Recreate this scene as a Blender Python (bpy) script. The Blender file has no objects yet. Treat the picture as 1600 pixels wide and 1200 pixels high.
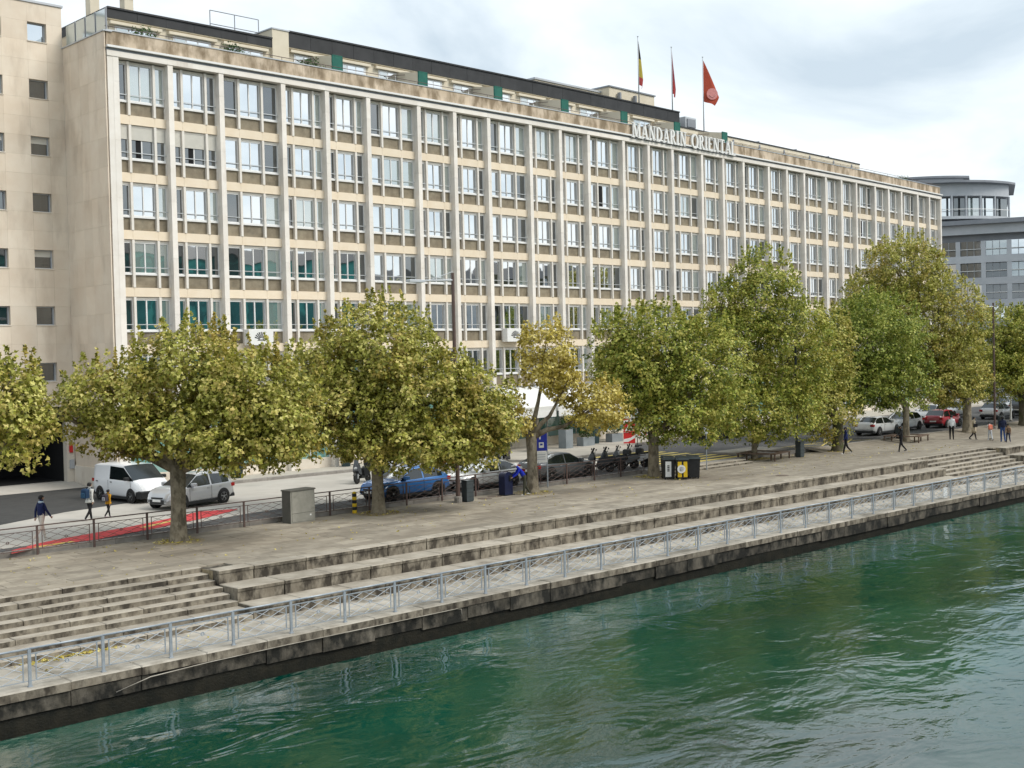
import bpy, bmesh, math, random
import numpy as np
from mathutils import Matrix, Vector
random.seed(7); RN = np.random.default_rng(7)
rad = math.radians
S = bpy.context.scene
COL = S.collection

# ---------------------------------------------------------------- camera
cam = bpy.data.cameras.new('camera'); cam.sensor_width = 36.0
cam.lens = 36.0*1913.47/1600; cam.clip_start = .5; cam.clip_end = 4000
CAM = bpy.data.objects.new('camera', cam); COL.objects.link(CAM)
_yaw, _pit, _rol = .7731, .0246, -.0236
_f = Vector((math.sin(_yaw)*math.cos(_pit), math.cos(_yaw)*math.cos(_pit), -math.sin(_pit)))
_r = Vector((math.cos(_yaw), -math.sin(_yaw), 0)); _u = _r.cross(_f)
_x = _r*math.cos(_rol)+_u*math.sin(_rol); _y = _u*math.cos(_rol)-_r*math.sin(_rol)
CAM.matrix_world = Matrix(((_x.x,_y.x,-_f.x,0),(_x.y,_y.y,-_f.y,0),(_x.z,_y.z,-_f.z,7.0),(0,0,0,1)))
S.camera = CAM

# ---------------------------------------------------------------- sky and sun
SUN_EL, SUN_AZ = rad(44), rad(152)      # azimuth clockwise from +Y; the sun stands behind the river bank we look from
W = bpy.data.worlds.new('World'); S.world = W; W.use_nodes = True
nt = W.node_tree; N = nt.nodes; L = nt.links; N.clear()
out = N.new('ShaderNodeOutputWorld'); bg = N.new('ShaderNodeBackground'); bg.inputs[1].default_value = .1
sky = N.new('ShaderNodeTexSky'); sky.sky_type = 'NISHITA'; sky.sun_disc = False
sky.sun_elevation = SUN_EL; sky.sun_rotation = SUN_AZ; sky.air_density = 1.2; sky.dust_density = 2
tc = N.new('ShaderNodeTexCoord'); sp = N.new('ShaderNodeSeparateXYZ'); L.new(tc.outputs['Generated'], sp.inputs[0])
def wm(op, a, b=None, c=None):
    n = N.new('ShaderNodeMath'); n.operation = op
    for i, v in enumerate((a, b, c)):
        if v is None: continue
        if isinstance(v, (int, float)): n.inputs[i].default_value = v
        else: L.new(v, n.inputs[i])
    return n.outputs[0]
zz = wm('ADD', wm('MAXIMUM', sp.outputs[2], 0.0), .22)
cx = N.new('ShaderNodeCombineXYZ'); L.new(wm('DIVIDE', sp.outputs[0], zz), cx.inputs[0]); L.new(wm('DIVIDE', sp.outputs[1], zz), cx.inputs[1])
n1 = N.new('ShaderNodeTexNoise'); n1.inputs['Scale'].default_value = 1.5; n1.inputs['Detail'].default_value = 7; n1.inputs['Roughness'].default_value = .52; n1.inputs['Distortion'].default_value = .5
L.new(cx.outputs[0], n1.inputs['Vector'])
rp = N.new('ShaderNodeValToRGB'); e = rp.color_ramp.elements
e[0].position = .36; e[0].color = (3.9, 4.55, 5.1, 1); e[1].position = .62; e[1].color = (6.6, 6.85, 7.0, 1)
m_ = e.new(.5); m_.color = (5.5, 6.05, 6.4, 1)
L.new(n1.outputs[0], rp.inputs[0])
mx = N.new('ShaderNodeMixRGB'); mx.inputs[0].default_value = .9
L.new(sky.outputs[0], mx.inputs[1]); L.new(rp.outputs[0], mx.inputs[2]); L.new(mx.outputs[0], bg.inputs[0]); L.new(bg.outputs[0], out.inputs[0])
sd = bpy.data.lights.new('sun', 'SUN'); sd.energy = 1.5; sd.angle = rad(28); sd.color = (1, .955, .88)
SUN = bpy.data.objects.new('sun', sd); COL.objects.link(SUN); SUN.location = (0, -40, 60)
_d = Vector((math.sin(SUN_AZ)*math.cos(SUN_EL), math.cos(SUN_AZ)*math.cos(SUN_EL), math.sin(SUN_EL)))
SUN.rotation_euler = (_d).to_track_quat('Z', 'Y').to_euler()
S.view_settings.view_transform = 'Standard'; S.view_settings.look = 'None'; S.view_settings.exposure = .80; S.view_settings.gamma = 1
S.view_settings.use_curve_mapping = False
S.render.engine = 'CYCLES'
try:
    S.cycles.use_denoising = True; S.cycles.max_bounces = 6; S.cycles.diffuse_bounces = 3; S.cycles.glossy_bounces = 3; S.cycles.transparent_max_bounces = 6
    S.cycles.caustics_reflective = False; S.cycles.caustics_refractive = False
except Exception: pass

# ---------------------------------------------------------------- materials
MATS = {}
def pm(name, c1, c2=None, scale=2.0, rough=.8, bump=0.0, metal=0.0, spec=.35, stretch=(1,1,1), rnd=0.0, c3=None, thr=(.35,.65), s3=None, thr3=(.55,.7), coat=0, bscale=None, d3=(1,1,1)):
    if name in MATS: return MATS[name]
    m = bpy.data.materials.new(name); m.use_nodes = True; MATS[name] = m
    t = m.node_tree; n = t.nodes; l = t.links; b = n['Principled BSDF']
    b.inputs['Roughness'].default_value = rough; b.inputs['Metallic'].default_value = metal
    b.inputs['Specular IOR Level'].default_value = spec; b.inputs['Coat Weight'].default_value = coat
    b.inputs['Coat Roughness'].default_value = .05
    c1 = tuple(c1)+(1,)
    if c2 is None and not rnd: b.inputs['Base Color'].default_value = c1; return m
    c2 = tuple(c2 or c1[:3])+(1,)
    g = n.new('ShaderNodeNewGeometry'); mp = n.new('ShaderNodeMapping'); mp.inputs['Scale'].default_value = stretch
    l.new(g.outputs['Position'], mp.inputs[0])
    def noise(sc, src, det=6):
        q = n.new('ShaderNodeTexNoise'); q.inputs['Scale'].default_value = sc; q.inputs['Detail'].default_value = det; q.inputs['Roughness'].default_value = .6
        l.new(src, q.inputs['Vector']); return q.outputs[0]
    def ramp(v, lo, hi):
        q = n.new('ShaderNodeMapRange'); q.inputs[1].default_value = lo; q.inputs[2].default_value = hi; l.new(v, q.inputs[0]); return q.outputs[0]
    def mix(f, a, bb, mode='MIX'):
        q = n.new('ShaderNodeMixRGB'); q.blend_type = mode
        for i, v in enumerate((f, a, bb)):
            if isinstance(v, (float, int)): q.inputs[i].default_value = v
            elif isinstance(v, tuple): q.inputs[i].default_value = v
            else: l.new(v, q.inputs[i])
        return q.outputs[0]
    nz = noise(scale, mp.outputs[0]); col = mix(ramp(nz, *thr), c1, c2)
    if c3 is not None:
        mp3 = n.new('ShaderNodeMapping'); mp3.inputs['Scale'].default_value = d3; l.new(g.outputs['Position'], mp3.inputs[0])
        col = mix(ramp(noise(s3 or scale*.37, mp3.outputs[0], 8), *thr3), col, tuple(c3)+(1,))
    if rnd:
        oi = n.new('ShaderNodeObjectInfo'); v = ramp(oi.outputs['Random'], 0, 1)
        q = n.new('ShaderNodeMapRange'); q.inputs[3].default_value = 1-rnd; q.inputs[4].default_value = 1+rnd; l.new(oi.outputs['Random'], q.inputs[0])
        cc = n.new('ShaderNodeCombineColor'); [l.new(q.outputs[0], cc.inputs[i]) for i in range(3)]
        col = mix(1.0, col, cc.outputs[0], 'MULTIPLY')
    l.new(col, b.inputs['Base Color'])
    if bump:
        bp = n.new('ShaderNodeBump'); bp.inputs['Strength'].default_value = bump; bp.inputs['Distance'].default_value = .02
        l.new(noise(bscale or scale*6, g.outputs['Position'], 8), bp.inputs['Height']); l.new(bp.outputs[0], b.inputs['Normal'])
    return m
def glass(name, tint, refl, rough=.015, wob=.15):
    if name in MATS: return MATS[name]
    m = bpy.data.materials.new(name); m.use_nodes = True; MATS[name] = m
    t = m.node_tree; n = t.nodes; l = t.links; n.clear()
    o = n.new('ShaderNodeOutputMaterial'); mixs = n.new('ShaderNodeMixShader'); d = n.new('ShaderNodeBsdfDiffuse'); g = n.new('ShaderNodeBsdfGlossy')
    g.inputs['Roughness'].default_value = rough; g.inputs['Color'].default_value = (.93,.97,1,1); d.inputs['Color'].default_value = tuple(tint)+(1,)
    lw = n.new('ShaderNodeLayerWeight'); lw.inputs['Blend'].default_value = .35
    mr = n.new('ShaderNodeMapRange'); mr.inputs[3].default_value = refl; mr.inputs[4].default_value = min(1, refl+(.35 if wob else .16)); l.new(lw.outputs['Facing'], mr.inputs[0])
    l.new(mr.outputs[0], mixs.inputs[0]); l.new(d.outputs[0], mixs.inputs[1]); l.new(g.outputs[0], mixs.inputs[2]); l.new(mixs.outputs[0], o.inputs[0])
    if wob:
        ge = n.new('ShaderNodeNewGeometry'); q = n.new('ShaderNodeTexNoise'); q.inputs['Scale'].default_value = .9; q.inputs['Detail'].default_value = 1
        l.new(ge.outputs['Position'], q.inputs['Vector']); bp = n.new('ShaderNodeBump'); bp.inputs['Strength'].default_value = wob; bp.inputs['Distance'].default_value = .02
        l.new(q.outputs[0], bp.inputs['Height']); l.new(bp.outputs[0], g.inputs['Normal'])
    return m

M = {}
M['trav'] = pm('pale_travertine', (.66,.59,.49), (.74,.68,.59), .9, .75, .15, rnd=.07, c3=(.50,.42,.34), s3=1.3, thr3=(.58,.75), d3=(1,1,.25))
M['fin'] = pm('white_stone', (.76,.71,.64), (.84,.80,.74), 1.1, .7, .1, rnd=.06, c3=(.60,.53,.46), s3=1.1, thr3=(.6,.8), d3=(1,1,.3))
M['clad'] = pm('peach_limestone', (.72,.61,.485), (.79,.70,.58), .55, .8, .15, rnd=.055, c3=(.52,.43,.335), s3=.8, thr3=(.52,.8), d3=(1,1,.3))
M['parapet'] = pm('stained_parapet_stone', (.56,.45,.33), (.64,.53,.41), .8, .85, .2, rnd=.06, c3=(.25,.19,.125), s3=1.3, thr3=(.40,.60), d3=(1,1,.45))
M['band'] = pm('peach_band', (.78,.66,.50), (.82,.71,.56), 1.5, .75, .05, rnd=.03)
M['spandrel'] = pm('grey_brown_mosaic', (.20,.165,.115), (.29,.25,.18), 2.2, .7, .3, rnd=.1, c3=(.16,.14,.10), s3=1.4, thr3=(.55,.75))
M['frame'] = pm('white_window_frame', (.76,.76,.75), (.80,.80,.79), 3, .45)
M['mull'] = pm('cream_mullion', (.72,.68,.62), (.78,.74,.68), 2, .6)
M['bar'] = pm('pale_metal_bar', (.55,.57,.58), None, 1, .4, metal=.3)
M['shutter'] = pm('pale_roller_shutter', (.60,.58,.52), (.64,.62,.56), 3, .6)
M['pane'] = glass('window_pane', (.02,.032,.034), .80)
M['pane_g'] = glass('curtained_pane', (.26,.32,.29), .45)
M['pane_d'] = glass('dark_pane', (.02,.024,.024), .20)  # darker glass that mirrors less
M['dark'] = pm('interior_shade', (.012,.012,.013), None, 1, .9)  # near-black colour stands in for unlit interior shade
M['shop'] = glass('teal_shop_glass', (.16,.36,.33), .25)
M['fascia'] = pm('black_roof_fascia', (.022,.023,.025), (.035,.036,.038), 1.2, .55, rnd=.12)
M['cream'] = pm('cream_render', (.64,.57,.44), (.70,.63,.50), 1.0, .85, .05)
M['white'] = pm('white_paint', (.80,.80,.78), (.76,.76,.74), 3, .5)
M['green'] = pm('dark_green_canvas', (.012,.11,.085), (.02,.14,.105), 2, .7)
M['gmetal'] = pm('grey_zinc', (.44,.465,.49), (.50,.52,.545), .6, .55, metal=.2, rnd=.05)
M['gmetal_d'] = pm('dark_zinc', (.22,.235,.26), (.27,.285,.31), .6, .5, metal=.2)
M['steel'] = pm('galvanised_steel', (.30,.34,.38), (.40,.44,.48), 4, .45, metal=.3)
M['brown'] = pm('brown_painted_iron', (.095,.062,.055), (.125,.085,.072), 5, .5)
M['promen'] = pm('worn_paving', (.26,.226,.178), (.37,.328,.262), 1.6, .9, .25, rnd=.2, c3=(.20,.17,.13), s3=.35, thr3=(.46,.70), d3=(.3,1,1))
M['walk'] = pm('walkway_concrete', (.33,.30,.25), (.45,.415,.355), 1.2, .9, .25, rnd=.12, c3=(.19,.17,.135), s3=.8, thr3=(.48,.68))
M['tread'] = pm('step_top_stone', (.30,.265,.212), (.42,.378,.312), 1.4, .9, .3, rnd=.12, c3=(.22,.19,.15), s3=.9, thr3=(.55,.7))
M['riser'] = pm('lichen_and_shade_stone', (.17,.145,.11), (.28,.248,.195), 3.5, .9, .5, rnd=.2, c3=(.05,.042,.032), s3=2.6, thr3=(.43,.62), stretch=(1,1,.6), d3=(1,1,.55))  # stained stone; also painted as shade on the crossing step risers
M['quay'] = pm('wet_algae_wall', (.07,.062,.046), (.14,.125,.10), 2.2, .75, .8, rnd=.25, c3=(.014,.014,.011), s3=2.0, thr3=(.38,.58), d3=(1,1,.6))
M['quay_d'] = pm('submerged_wall', (.010,.011,.008), (.024,.022,.015), 2.6, .5, .8, c3=(.07,.06,.045), s3=4, thr3=(.66,.76))
M['asph'] = pm('asphalt', (.075,.075,.076), (.10,.10,.10), 2.0, .9, .3, c3=(.13,.128,.124), s3=.25, thr3=(.5,.75))
M['asph_d'] = pm('dark_asphalt', (.052,.052,.051), (.066,.066,.064), 2.0, .9, .3)
M['conc'] = pm('pale_concrete_apron', (.46,.43,.38), (.54,.51,.46), .6, .9, .2, c3=(.36,.34,.30), s3=.3, thr3=(.55,.75))
M['side'] = pm('hotel_pavement', (.45,.41,.35), (.53,.49,.42), .9, .9, .2, rnd=.06)
M['kerb'] = pm('grey_kerb_stone', (.24,.22,.20), (.32,.30,.27), 2.5, .9, .3, rnd=.12)
M['redp'] = pm('red_road_paint', (.62,.05,.06), (.68,.09,.09), 3, .8, .1, c3=(.30,.06,.06), s3=2, thr3=(.62,.75))
M['yelp'] = pm('yellow_road_paint', (.66,.50,.10), (.70,.58,.22), 3, .8, .1, c3=(.30,.26,.15), s3=2, thr3=(.62,.75))
M['bark'] = pm('plane_bark', (.20,.165,.115), (.30,.26,.19), 5, .95, .6, c3=(.12,.10,.07), s3=3.5, thr3=(.5,.6), d3=(1,1,.5))
M['bark_d'] = pm('dark_mossy_bark', (.085,.075,.05), (.14,.12,.08), 5, .95, .6, c3=(.07,.08,.03), s3=3.5, thr3=(.5,.6), d3=(1,1,.5))
M['soil'] = pm('leaf_litter_soil', (.20,.16,.10), (.34,.28,.18), 8, 1, .6)
M['black'] = pm('black_plastic', (.016,.017,.018), (.024,.025,.026), 5, .45)
M['tyre'] = pm('tyre_rubber', (.015,.015,.015), None, 1, .8)
M['rim'] = pm('alloy_rim', (.45,.46,.47), None, 1, .35, metal=.7)
M['cglass'] = glass('car_glass', (.010,.014,.014), .06, .10, 0)
M['lamp'] = glass('headlamp', (.6,.62,.63), .4, .05, 0)
M['tail'] = pm('tail_lamp_red', (.35,.012,.012), None, 1, .25)
M['grey'] = pm('cabinet_grey', (.26,.255,.22), (.33,.32,.28), 2.5, .7, .15, c3=(.19,.185,.16), s3=3, thr3=(.55,.7))
M['grey_d'] = pm('dark_cabinet_edge', (.10,.10,.085), (.13,.125,.11), 2.5, .7)
M['bin'] = pm('dark_green_grey_steel', (.045,.058,.062), (.06,.072,.076), 3, .5)
M['navy'] = pm('navy_enamel', (.010,.014,.045), (.014,.02,.06), 3, .4)
M['yellow'] = pm('yellow_enamel', (.78,.52,.02), None, 1, .5)
M['red'] = pm('red_enamel', (.60,.03,.03), None, 1, .5)
M['blue'] = pm('sign_blue', (.02,.035,.34), None, 1, .5)
M['teal'] = pm('teal_planter', (.045,.085,.10), (.06,.10,.12), 2, .6)
M['pgrey'] = pm('grey_planter', (.22,.25,.27), (.28,.31,.33), 2, .6)
M['wood'] = pm('weathered_bench_wood', (.10,.065,.045), (.16,.11,.08), 4, .8)
M['iron'] = pm('cast_cover_iron', (.13,.10,.08), (.18,.14,.11), 6, .7)
M['skin'] = pm('skin', (.42,.27,.19), None, 1, .6)
M['hair'] = pm('black_hair', (.012,.010,.009), None, 1, .6)
def cloth(r, g, b): return pm('cloth_%02d_%02d_%02d' % (r*99, g*99, b*99), (r,g,b), (r*.85,g*.85,b*.85), 7, .9, .15)
def paint(nm, c, metal=0.0): return pm(nm, c, None, 1, .32, 0, metal, .5, coat=.6)

def leafmat(name, a, b, c, rust=None):
    m = bpy.data.materials.new(name); m.use_nodes = True; t = m.node_tree; n = t.nodes; l = t.links; n.clear()
    o = n.new('ShaderNodeOutputMaterial'); g = n.new('ShaderNodeNewGeometry')
    ns = n.new('ShaderNodeTexNoise'); ns.inputs['Scale'].default_value = .75; ns.inputs['Detail'].default_value = 2; l.new(g.outputs['Position'], ns.inputs['Vector'])
    ad = n.new('ShaderNodeMath'); ad.operation = 'MULTIPLY_ADD'; ad.inputs[1].default_value = .75; l.new(g.outputs['Random Per Island'], ad.inputs[0])
    s = n.new('ShaderNodeMath'); s.operation = 'SUBTRACT'; s.inputs[1].default_value = .37; l.new(ns.outputs[0], s.inputs[0]); l.new(s.outputs[0], ad.inputs[2])
    r = n.new('ShaderNodeValToRGB'); e = r.color_ramp.elements; e[0].position = .15; e[0].color = a+(1,); e[1].position = .85; e[1].color = c+(1,); k = e.new(.5); k.color = b+(1,)
    l.new(ad.outputs[0], r.inputs[0])
    if rust:
        q = n.new('ShaderNodeTexNoise'); q.inputs['Scale'].default_value = .55; q.inputs['Detail'].default_value = 3; l.new(g.outputs['Position'], q.inputs['Vector'])
        v = n.new('ShaderNodeMath'); v.operation = 'MULTIPLY_ADD'; v.inputs[1].default_value = .3; l.new(g.outputs['Random Per Island'], v.inputs[0]); l.new(q.outputs[0], v.inputs[2])
        w = n.new('ShaderNodeMapRange'); w.inputs[1].default_value = .66; w.inputs[2].default_value = .86; w.inputs[4].default_value = .5; l.new(v.outputs[0], w.inputs[0])
        mm = n.new('ShaderNodeMixRGB'); l.new(w.outputs[0], mm.inputs[0]); l.new(r.outputs[0], mm.inputs[1]); mm.inputs[2].default_value = rust+(1,); r = mm
    d = n.new('ShaderNodeBsdfPrincipled'); d.inputs['Roughness'].default_value = .5; d.inputs['Specular IOR Level'].default_value = .35; l.new(r.outputs[0], d.inputs['Base Color'])
    tr = n.new('ShaderNodeBsdfTranslucent'); l.new(r.outputs[0], tr.inputs['Color']); mx = n.new('ShaderNodeMixShader'); mx.inputs[0].default_value = .27
    l.new(d.outputs[0], mx.inputs[1]); l.new(tr.outputs[0], mx.inputs[2]); l.new(mx.outputs[0], o.inputs[0])
    return m
LEAF = {'olive': leafmat('olive_plane_leaf', (.13,.14,.018), (.42,.425,.072), (.76,.70,.25), (.46,.28,.06)),
        'mid': leafmat('mid_plane_leaf', (.10,.14,.016), (.34,.385,.056), (.66,.62,.17), (.44,.34,.06)),
        'green': leafmat('green_plane_leaf', (.085,.13,.013), (.27,.335,.048), (.54,.54,.13)),
        'gold': leafmat('golden_plane_leaf', (.26,.21,.03), (.60,.49,.095), (.78,.67,.26)),
        'shrub': leafmat('evergreen_leaf', (.02,.045,.012), (.045,.09,.022), (.09,.15,.04))}

# ---------------------------------------------------------------- mesh helpers
class MB:
    def __init__(s): s.v = []; s.f = []; s.m = []
    def add(s, vs, fs, m=0):
        o = len(s.v); s.v += [tuple(p) for p in vs]; s.f += [tuple(i+o for i in q) for q in fs]; s.m += [m]*len(fs); return s
    def box(s, x0, x1, y0, y1, z0, z1, m=0):
        return s.add([(x0,y0,z0),(x1,y0,z0),(x1,y1,z0),(x0,y1,z0),(x0,y0,z1),(x1,y0,z1),(x1,y1,z1),(x0,y1,z1)],
                     [(0,3,2,1),(4,5,6,7),(0,1,5,4),(1,2,6,5),(2,3,7,6),(3,0,4,7)], m)
    def bev(s, x0, x1, y0, y1, z0, z1, b=.015, m=0):      # box with its top edges chamfered
        return s.add([(x0,y0,z0),(x1,y0,z0),(x1,y1,z0),(x0,y1,z0),(x0,y0,z1-b),(x1,y0,z1-b),(x1,y1,z1-b),(x0,y1,z1-b),
                      (x0+b,y0+b,z1),(x1-b,y0+b,z1),(x1-b,y1-b,z1),(x0+b,y1-b,z1)],
                     [(0,3,2,1),(8,9,10,11),(0,1,5,4),(1,2,6,5),(2,3,7,6),(3,0,4,7),(4,5,9,8),(5,6,10,9),(6,7,11,10),(7,4,8,11)], m)
    def prism(s, pts, z0, z1, m=0):
        n = len(pts)
        return s.add([(x,y,z0) for x,y in pts]+[(x,y,z1) for x,y in pts], [tuple(range(n-1,-1,-1)), tuple(range(n,2*n))]+[(i,(i+1)%n,n+(i+1)%n,n+i) for i in range(n)], m)
    def side(s, pts, y0, y1, m=0):                         # outline in XZ, thick in Y
        n = len(pts)
        return s.add([(x,y0,z) for x,z in pts]+[(x,y1,z) for x,z in pts], [tuple(range(n)), tuple(range(2*n-1,n-1,-1))]+[(i,n+i,n+(i+1)%n,(i+1)%n) for i in range(n)], m)
    def tube(s, p, q, r0, r1=None, n=8, m=0, cap=True):
        p = Vector(p); q = Vector(q); r1 = r0 if r1 is None else r1
        d = (q-p).normalized(); a = d.orthogonal().normalized(); b = d.cross(a)
        vs = []
        for c, r in ((p, r0), (q, r1)): vs += [c+(a*math.cos(2*math.pi*i/n)+b*math.sin(2*math.pi*i/n))*r for i in range(n)]
        fs = [(i,(i+1)%n,n+(i+1)%n,n+i) for i in range(n)]
        if cap: fs += [tuple(range(n-1,-1,-1)), tuple(range(n,2*n))]
        return s.add(vs, fs, m)
    def path(s, pts, rs, n=8, m=0):
        pts = [Vector(p) for p in pts]; vs = []
        for k, p in enumerate(pts):
            d = (pts[min(k+1,len(pts)-1)]-pts[max(k-1,0)]).normalized(); a = (Vector((1,0,0))-d*d.x); a = a.normalized() if a.length > .2 else Vector((0,1,0)); b = d.cross(a)
            vs += [p+(a*math.cos(2*math.pi*i/n)+b*math.sin(2*math.pi*i/n))*rs[k] for i in range(n)]
        fs = [(k*n+i, k*n+(i+1)%n, (k+1)*n+(i+1)%n, (k+1)*n+i) for k in range(len(pts)-1) for i in range(n)]
        fs += [tuple(range(n-1,-1,-1)), tuple(range((len(pts)-1)*n, len(pts)*n))]
        return s.add(vs, fs, m)
    def lathe(s, prof, n=16, c=(0,0,0), m=0, axis='z'):
        vs = []
        for r, h in prof:
            for i in range(n):
                a = 2*math.pi*i/n; u, w = r*math.cos(a), r*math.sin(a)
                vs.append((c[0]+u,c[1]+w,c[2]+h) if axis == 'z' else (c[0]+u,c[1]+h,c[2]+w))
        k = len(prof); fs = [(j*n+i,j*n+(i+1)%n,(j+1)*n+(i+1)%n,(j+1)*n+i) for j in range(k-1) for i in range(n)]
        fs += [tuple(range(n-1,-1,-1)), tuple(range((k-1)*n,k*n))]
        return s.add(vs, fs, m)
    def mesh(s, name, mats, smooth=False):
        me = bpy.data.meshes.new(name); me.from_pydata(s.v, [], s.f)
        for x in (mats if isinstance(mats, (list, tuple)) else [mats]): me.materials.append(M[x] if isinstance(x, str) else x)
        if any(s.m): me.polygons.foreach_set('material_index', s.m)
        bm = bmesh.new(); bm.from_mesh(me); bmesh.ops.recalc_face_normals(bm, faces=bm.faces); bm.to_mesh(me); bm.free()
        if smooth: me.polygons.foreach_set('use_smooth', [True]*len(me.polygons))
        me.update(); return me
def ob(name, me, parent=None, loc=(0,0,0), rz=0.0, label=None, cat=None, group=None, kind=None):
    o = bpy.data.objects.new(name, me); COL.objects.link(o); o.location = loc
    if rz: o.rotation_euler = (0,0,rz)
    if parent: o.parent = parent
    if label: o['label'] = label
    if cat: o['category'] = cat
    if group: o['group'] = group
    if kind: o['kind'] = kind
    return o
def part(name, mb, mats, parent, smooth=False, loc=(0,0,0), rz=0.0): return ob(name, mb.mesh(name, mats, smooth), parent, loc, rz)
def copy_tree(o, parent=None):
    c = o.copy(); COL.objects.link(c)
    if parent: c.parent = parent
    for ch in list(o.children): copy_tree(ch, c)
    return c
def setp(o, label=None, cat=None, group=None):
    if label: o['label'] = label
    if cat: o['category'] = cat
    if group: o['group'] = group
    return o
# ================================================================ THE SETTING
SL = -.014                                              # the quay runs very slightly askew to the hotel front
def qy(x, y): return y+SL*(x-20)
QR = math.atan(SL)
ZS = [-.17*i for i in range(9)]                         # levels of the eight risers
X0, X1 = -14.0, 128.0

# --- river
def water():
    m = bpy.data.materials.new('river_water'); m.use_nodes = True; t = m.node_tree; n = t.nodes; l = t.links; b = n['Principled BSDF']
    b.inputs['Roughness'].default_value = .03; b.inputs['IOR'].default_value = 1.62; b.inputs['Specular IOR Level'].default_value = .5
    g = n.new('ShaderNodeNewGeometry')
    def nz(sc, st, det, rot=0.0, dist=0.0, rough=.55):
        mp = n.new('ShaderNodeMapping'); mp.inputs['Scale'].default_value = st; mp.inputs['Rotation'].default_value = (0,0,rot); l.new(g.outputs['Position'], mp.inputs[0])
        q = n.new('ShaderNodeTexNoise'); q.inputs['Scale'].default_value = sc; q.inputs['Detail'].default_value = det; q.inputs['Distortion'].default_value = dist; q.inputs['Roughness'].default_value = rough
        l.new(mp.outputs[0], q.inputs['Vector']); return q.outputs[0]
    def mr(v, a, bb, c, d):
        q = n.new('ShaderNodeMapRange'); l.new(v, q.inputs[0])
        for i, x in enumerate((a, bb, c, d)): q.inputs[i+1].default_value = x
        return q.outputs[0]
    def mul(a, bb, op='MULTIPLY'):
        q = n.new('ShaderNodeMath'); q.operation = op
        for i, v in enumerate((a, bb)):
            if isinstance(v, (int, float)): q.inputs[i].default_value = v
            else: l.new(v, q.inputs[i])
        return q.outputs[0]
    calm = mr(nz(.13, (1,1,1), 3, 0, .6), .40, .60, .12, 1.0)     # patches of calm and ruffled water
    big = nz(.55, (.6,1,1), 3, -.75, .6); mid = nz(2.3, (.62,1,1), 4, -.7, .4, .55); fine = nz(8.5, (.65,1,1), 3, -.8, .2, .5)
    h = mul(mul(mul(big, .075), mul(mul(mid, .020), calm), 'ADD'), mul(mul(fine, .0030), calm), 'ADD')
    bp = n.new('ShaderNodeBump'); bp.inputs['Strength'].default_value = 1; bp.inputs['Distance'].default_value = 1.0; l.new(h, bp.inputs['Height']); l.new(bp.outputs[0], b.inputs['Normal'])
    r = n.new('ShaderNodeValToRGB'); e = r.color_ramp.elements; e[0].position = .3; e[0].color = (.0001,.018,.0135,1); e[1].position = .7; e[1].color = (.0002,.068,.045,1)
    l.new(nz(.09, (.6,1,1), 3, 0, .5), r.inputs[0]); l.new(r.outputs[0], b.inputs['Base Color'])
    return m
ob('river_water', MB().add([(-400,-62,-2.05),(700,-62,-2.05),(700,qy(300,31.4),-2.05),(300,qy(300,31.4),-2.05),(-400,33,-2.05)], [(0,1,2,3,4)]).mesh('river_water', water()), kind='structure', label='rippling deep green river water along the quay')
ob('river_bed', MB().box(-400,700,-62,36,-6,-5).mesh('river_bed', 'quay_d'), kind='structure')
# --- land
ob('ground', MB().box(-400,900,44.9,900,-5,.17).mesh('ground', 'asph'), kind='structure', label='grey asphalt roadway between quay and hotel')
ob('far_bank_ground', MB().box(-400,900,-500,-62,-5,.1).mesh('far_bank_ground', 'side'), kind='structure')

# --- lower walkway: quay wall and coping pieces
wall = ob('quay_wall', MB().add([(X0,qy(X0,31.32),-4),(220,qy(220,31.32),-4),(220,qy(220,31.32),-1.62),(X0,qy(X0,31.32),-1.62)], [(0,1,2,3)]).box(0,.01,0,.01,-4,-3.9).mesh('quay_wall', 'quay_d'), label='dark algae stained river wall under the lower walkway', cat='wall')
cop = [MB().bev(0,1.985,0,.62,-.24,0,.03).mesh('coping', ['walk','riser']), MB().bev(0,1.985,-.02,.6,-.25,.005,.035).mesh('coping', ['walk','riser'])]
for me in cop:
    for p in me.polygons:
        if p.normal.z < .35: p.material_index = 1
wst = [MB().box(0,1.98,.03,.4,-.72,-.25).mesh('wall_stone', 'quay'), MB().box(0,1.98,.06,.4,-.66,-.25).mesh('wall_stone', 'quay')]
k = 0
x = X0
while x < 127:
    ob('coping', random.choice(cop), wall, (x, qy(x,31.2), -1.36), QR); ob('wall_stone', random.choice(wst), wall, (x, qy(x,31.2)+random.uniform(-.03,.02), -1.36+random.uniform(-.03,0)), QR); x += 2.0
wk = ob('lower_walkway', MB().add([(X0,qy(X0,31.4),-1.39),(220,qy(220,31.4),-1.39),(220,qy(220,34.3),-1.39),(X0,qy(X0,34.3),-1.39)], [(0,1,2,3)]).mesh('lower_walkway','walk'), kind='structure', label='pale concrete walkway at river level')
sl = [MB().bev(0,1.985,0,1.09,-.06,0,.008).mesh('slab','walk') for _ in range(2)]
x = X0
while x < 127:
    for r in range(2): ob('slab', sl[r], wk, (x, qy(x,31.83)+r*1.1, -1.36+random.uniform(-.004,.004)), QR)
    x += 2.0

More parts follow.
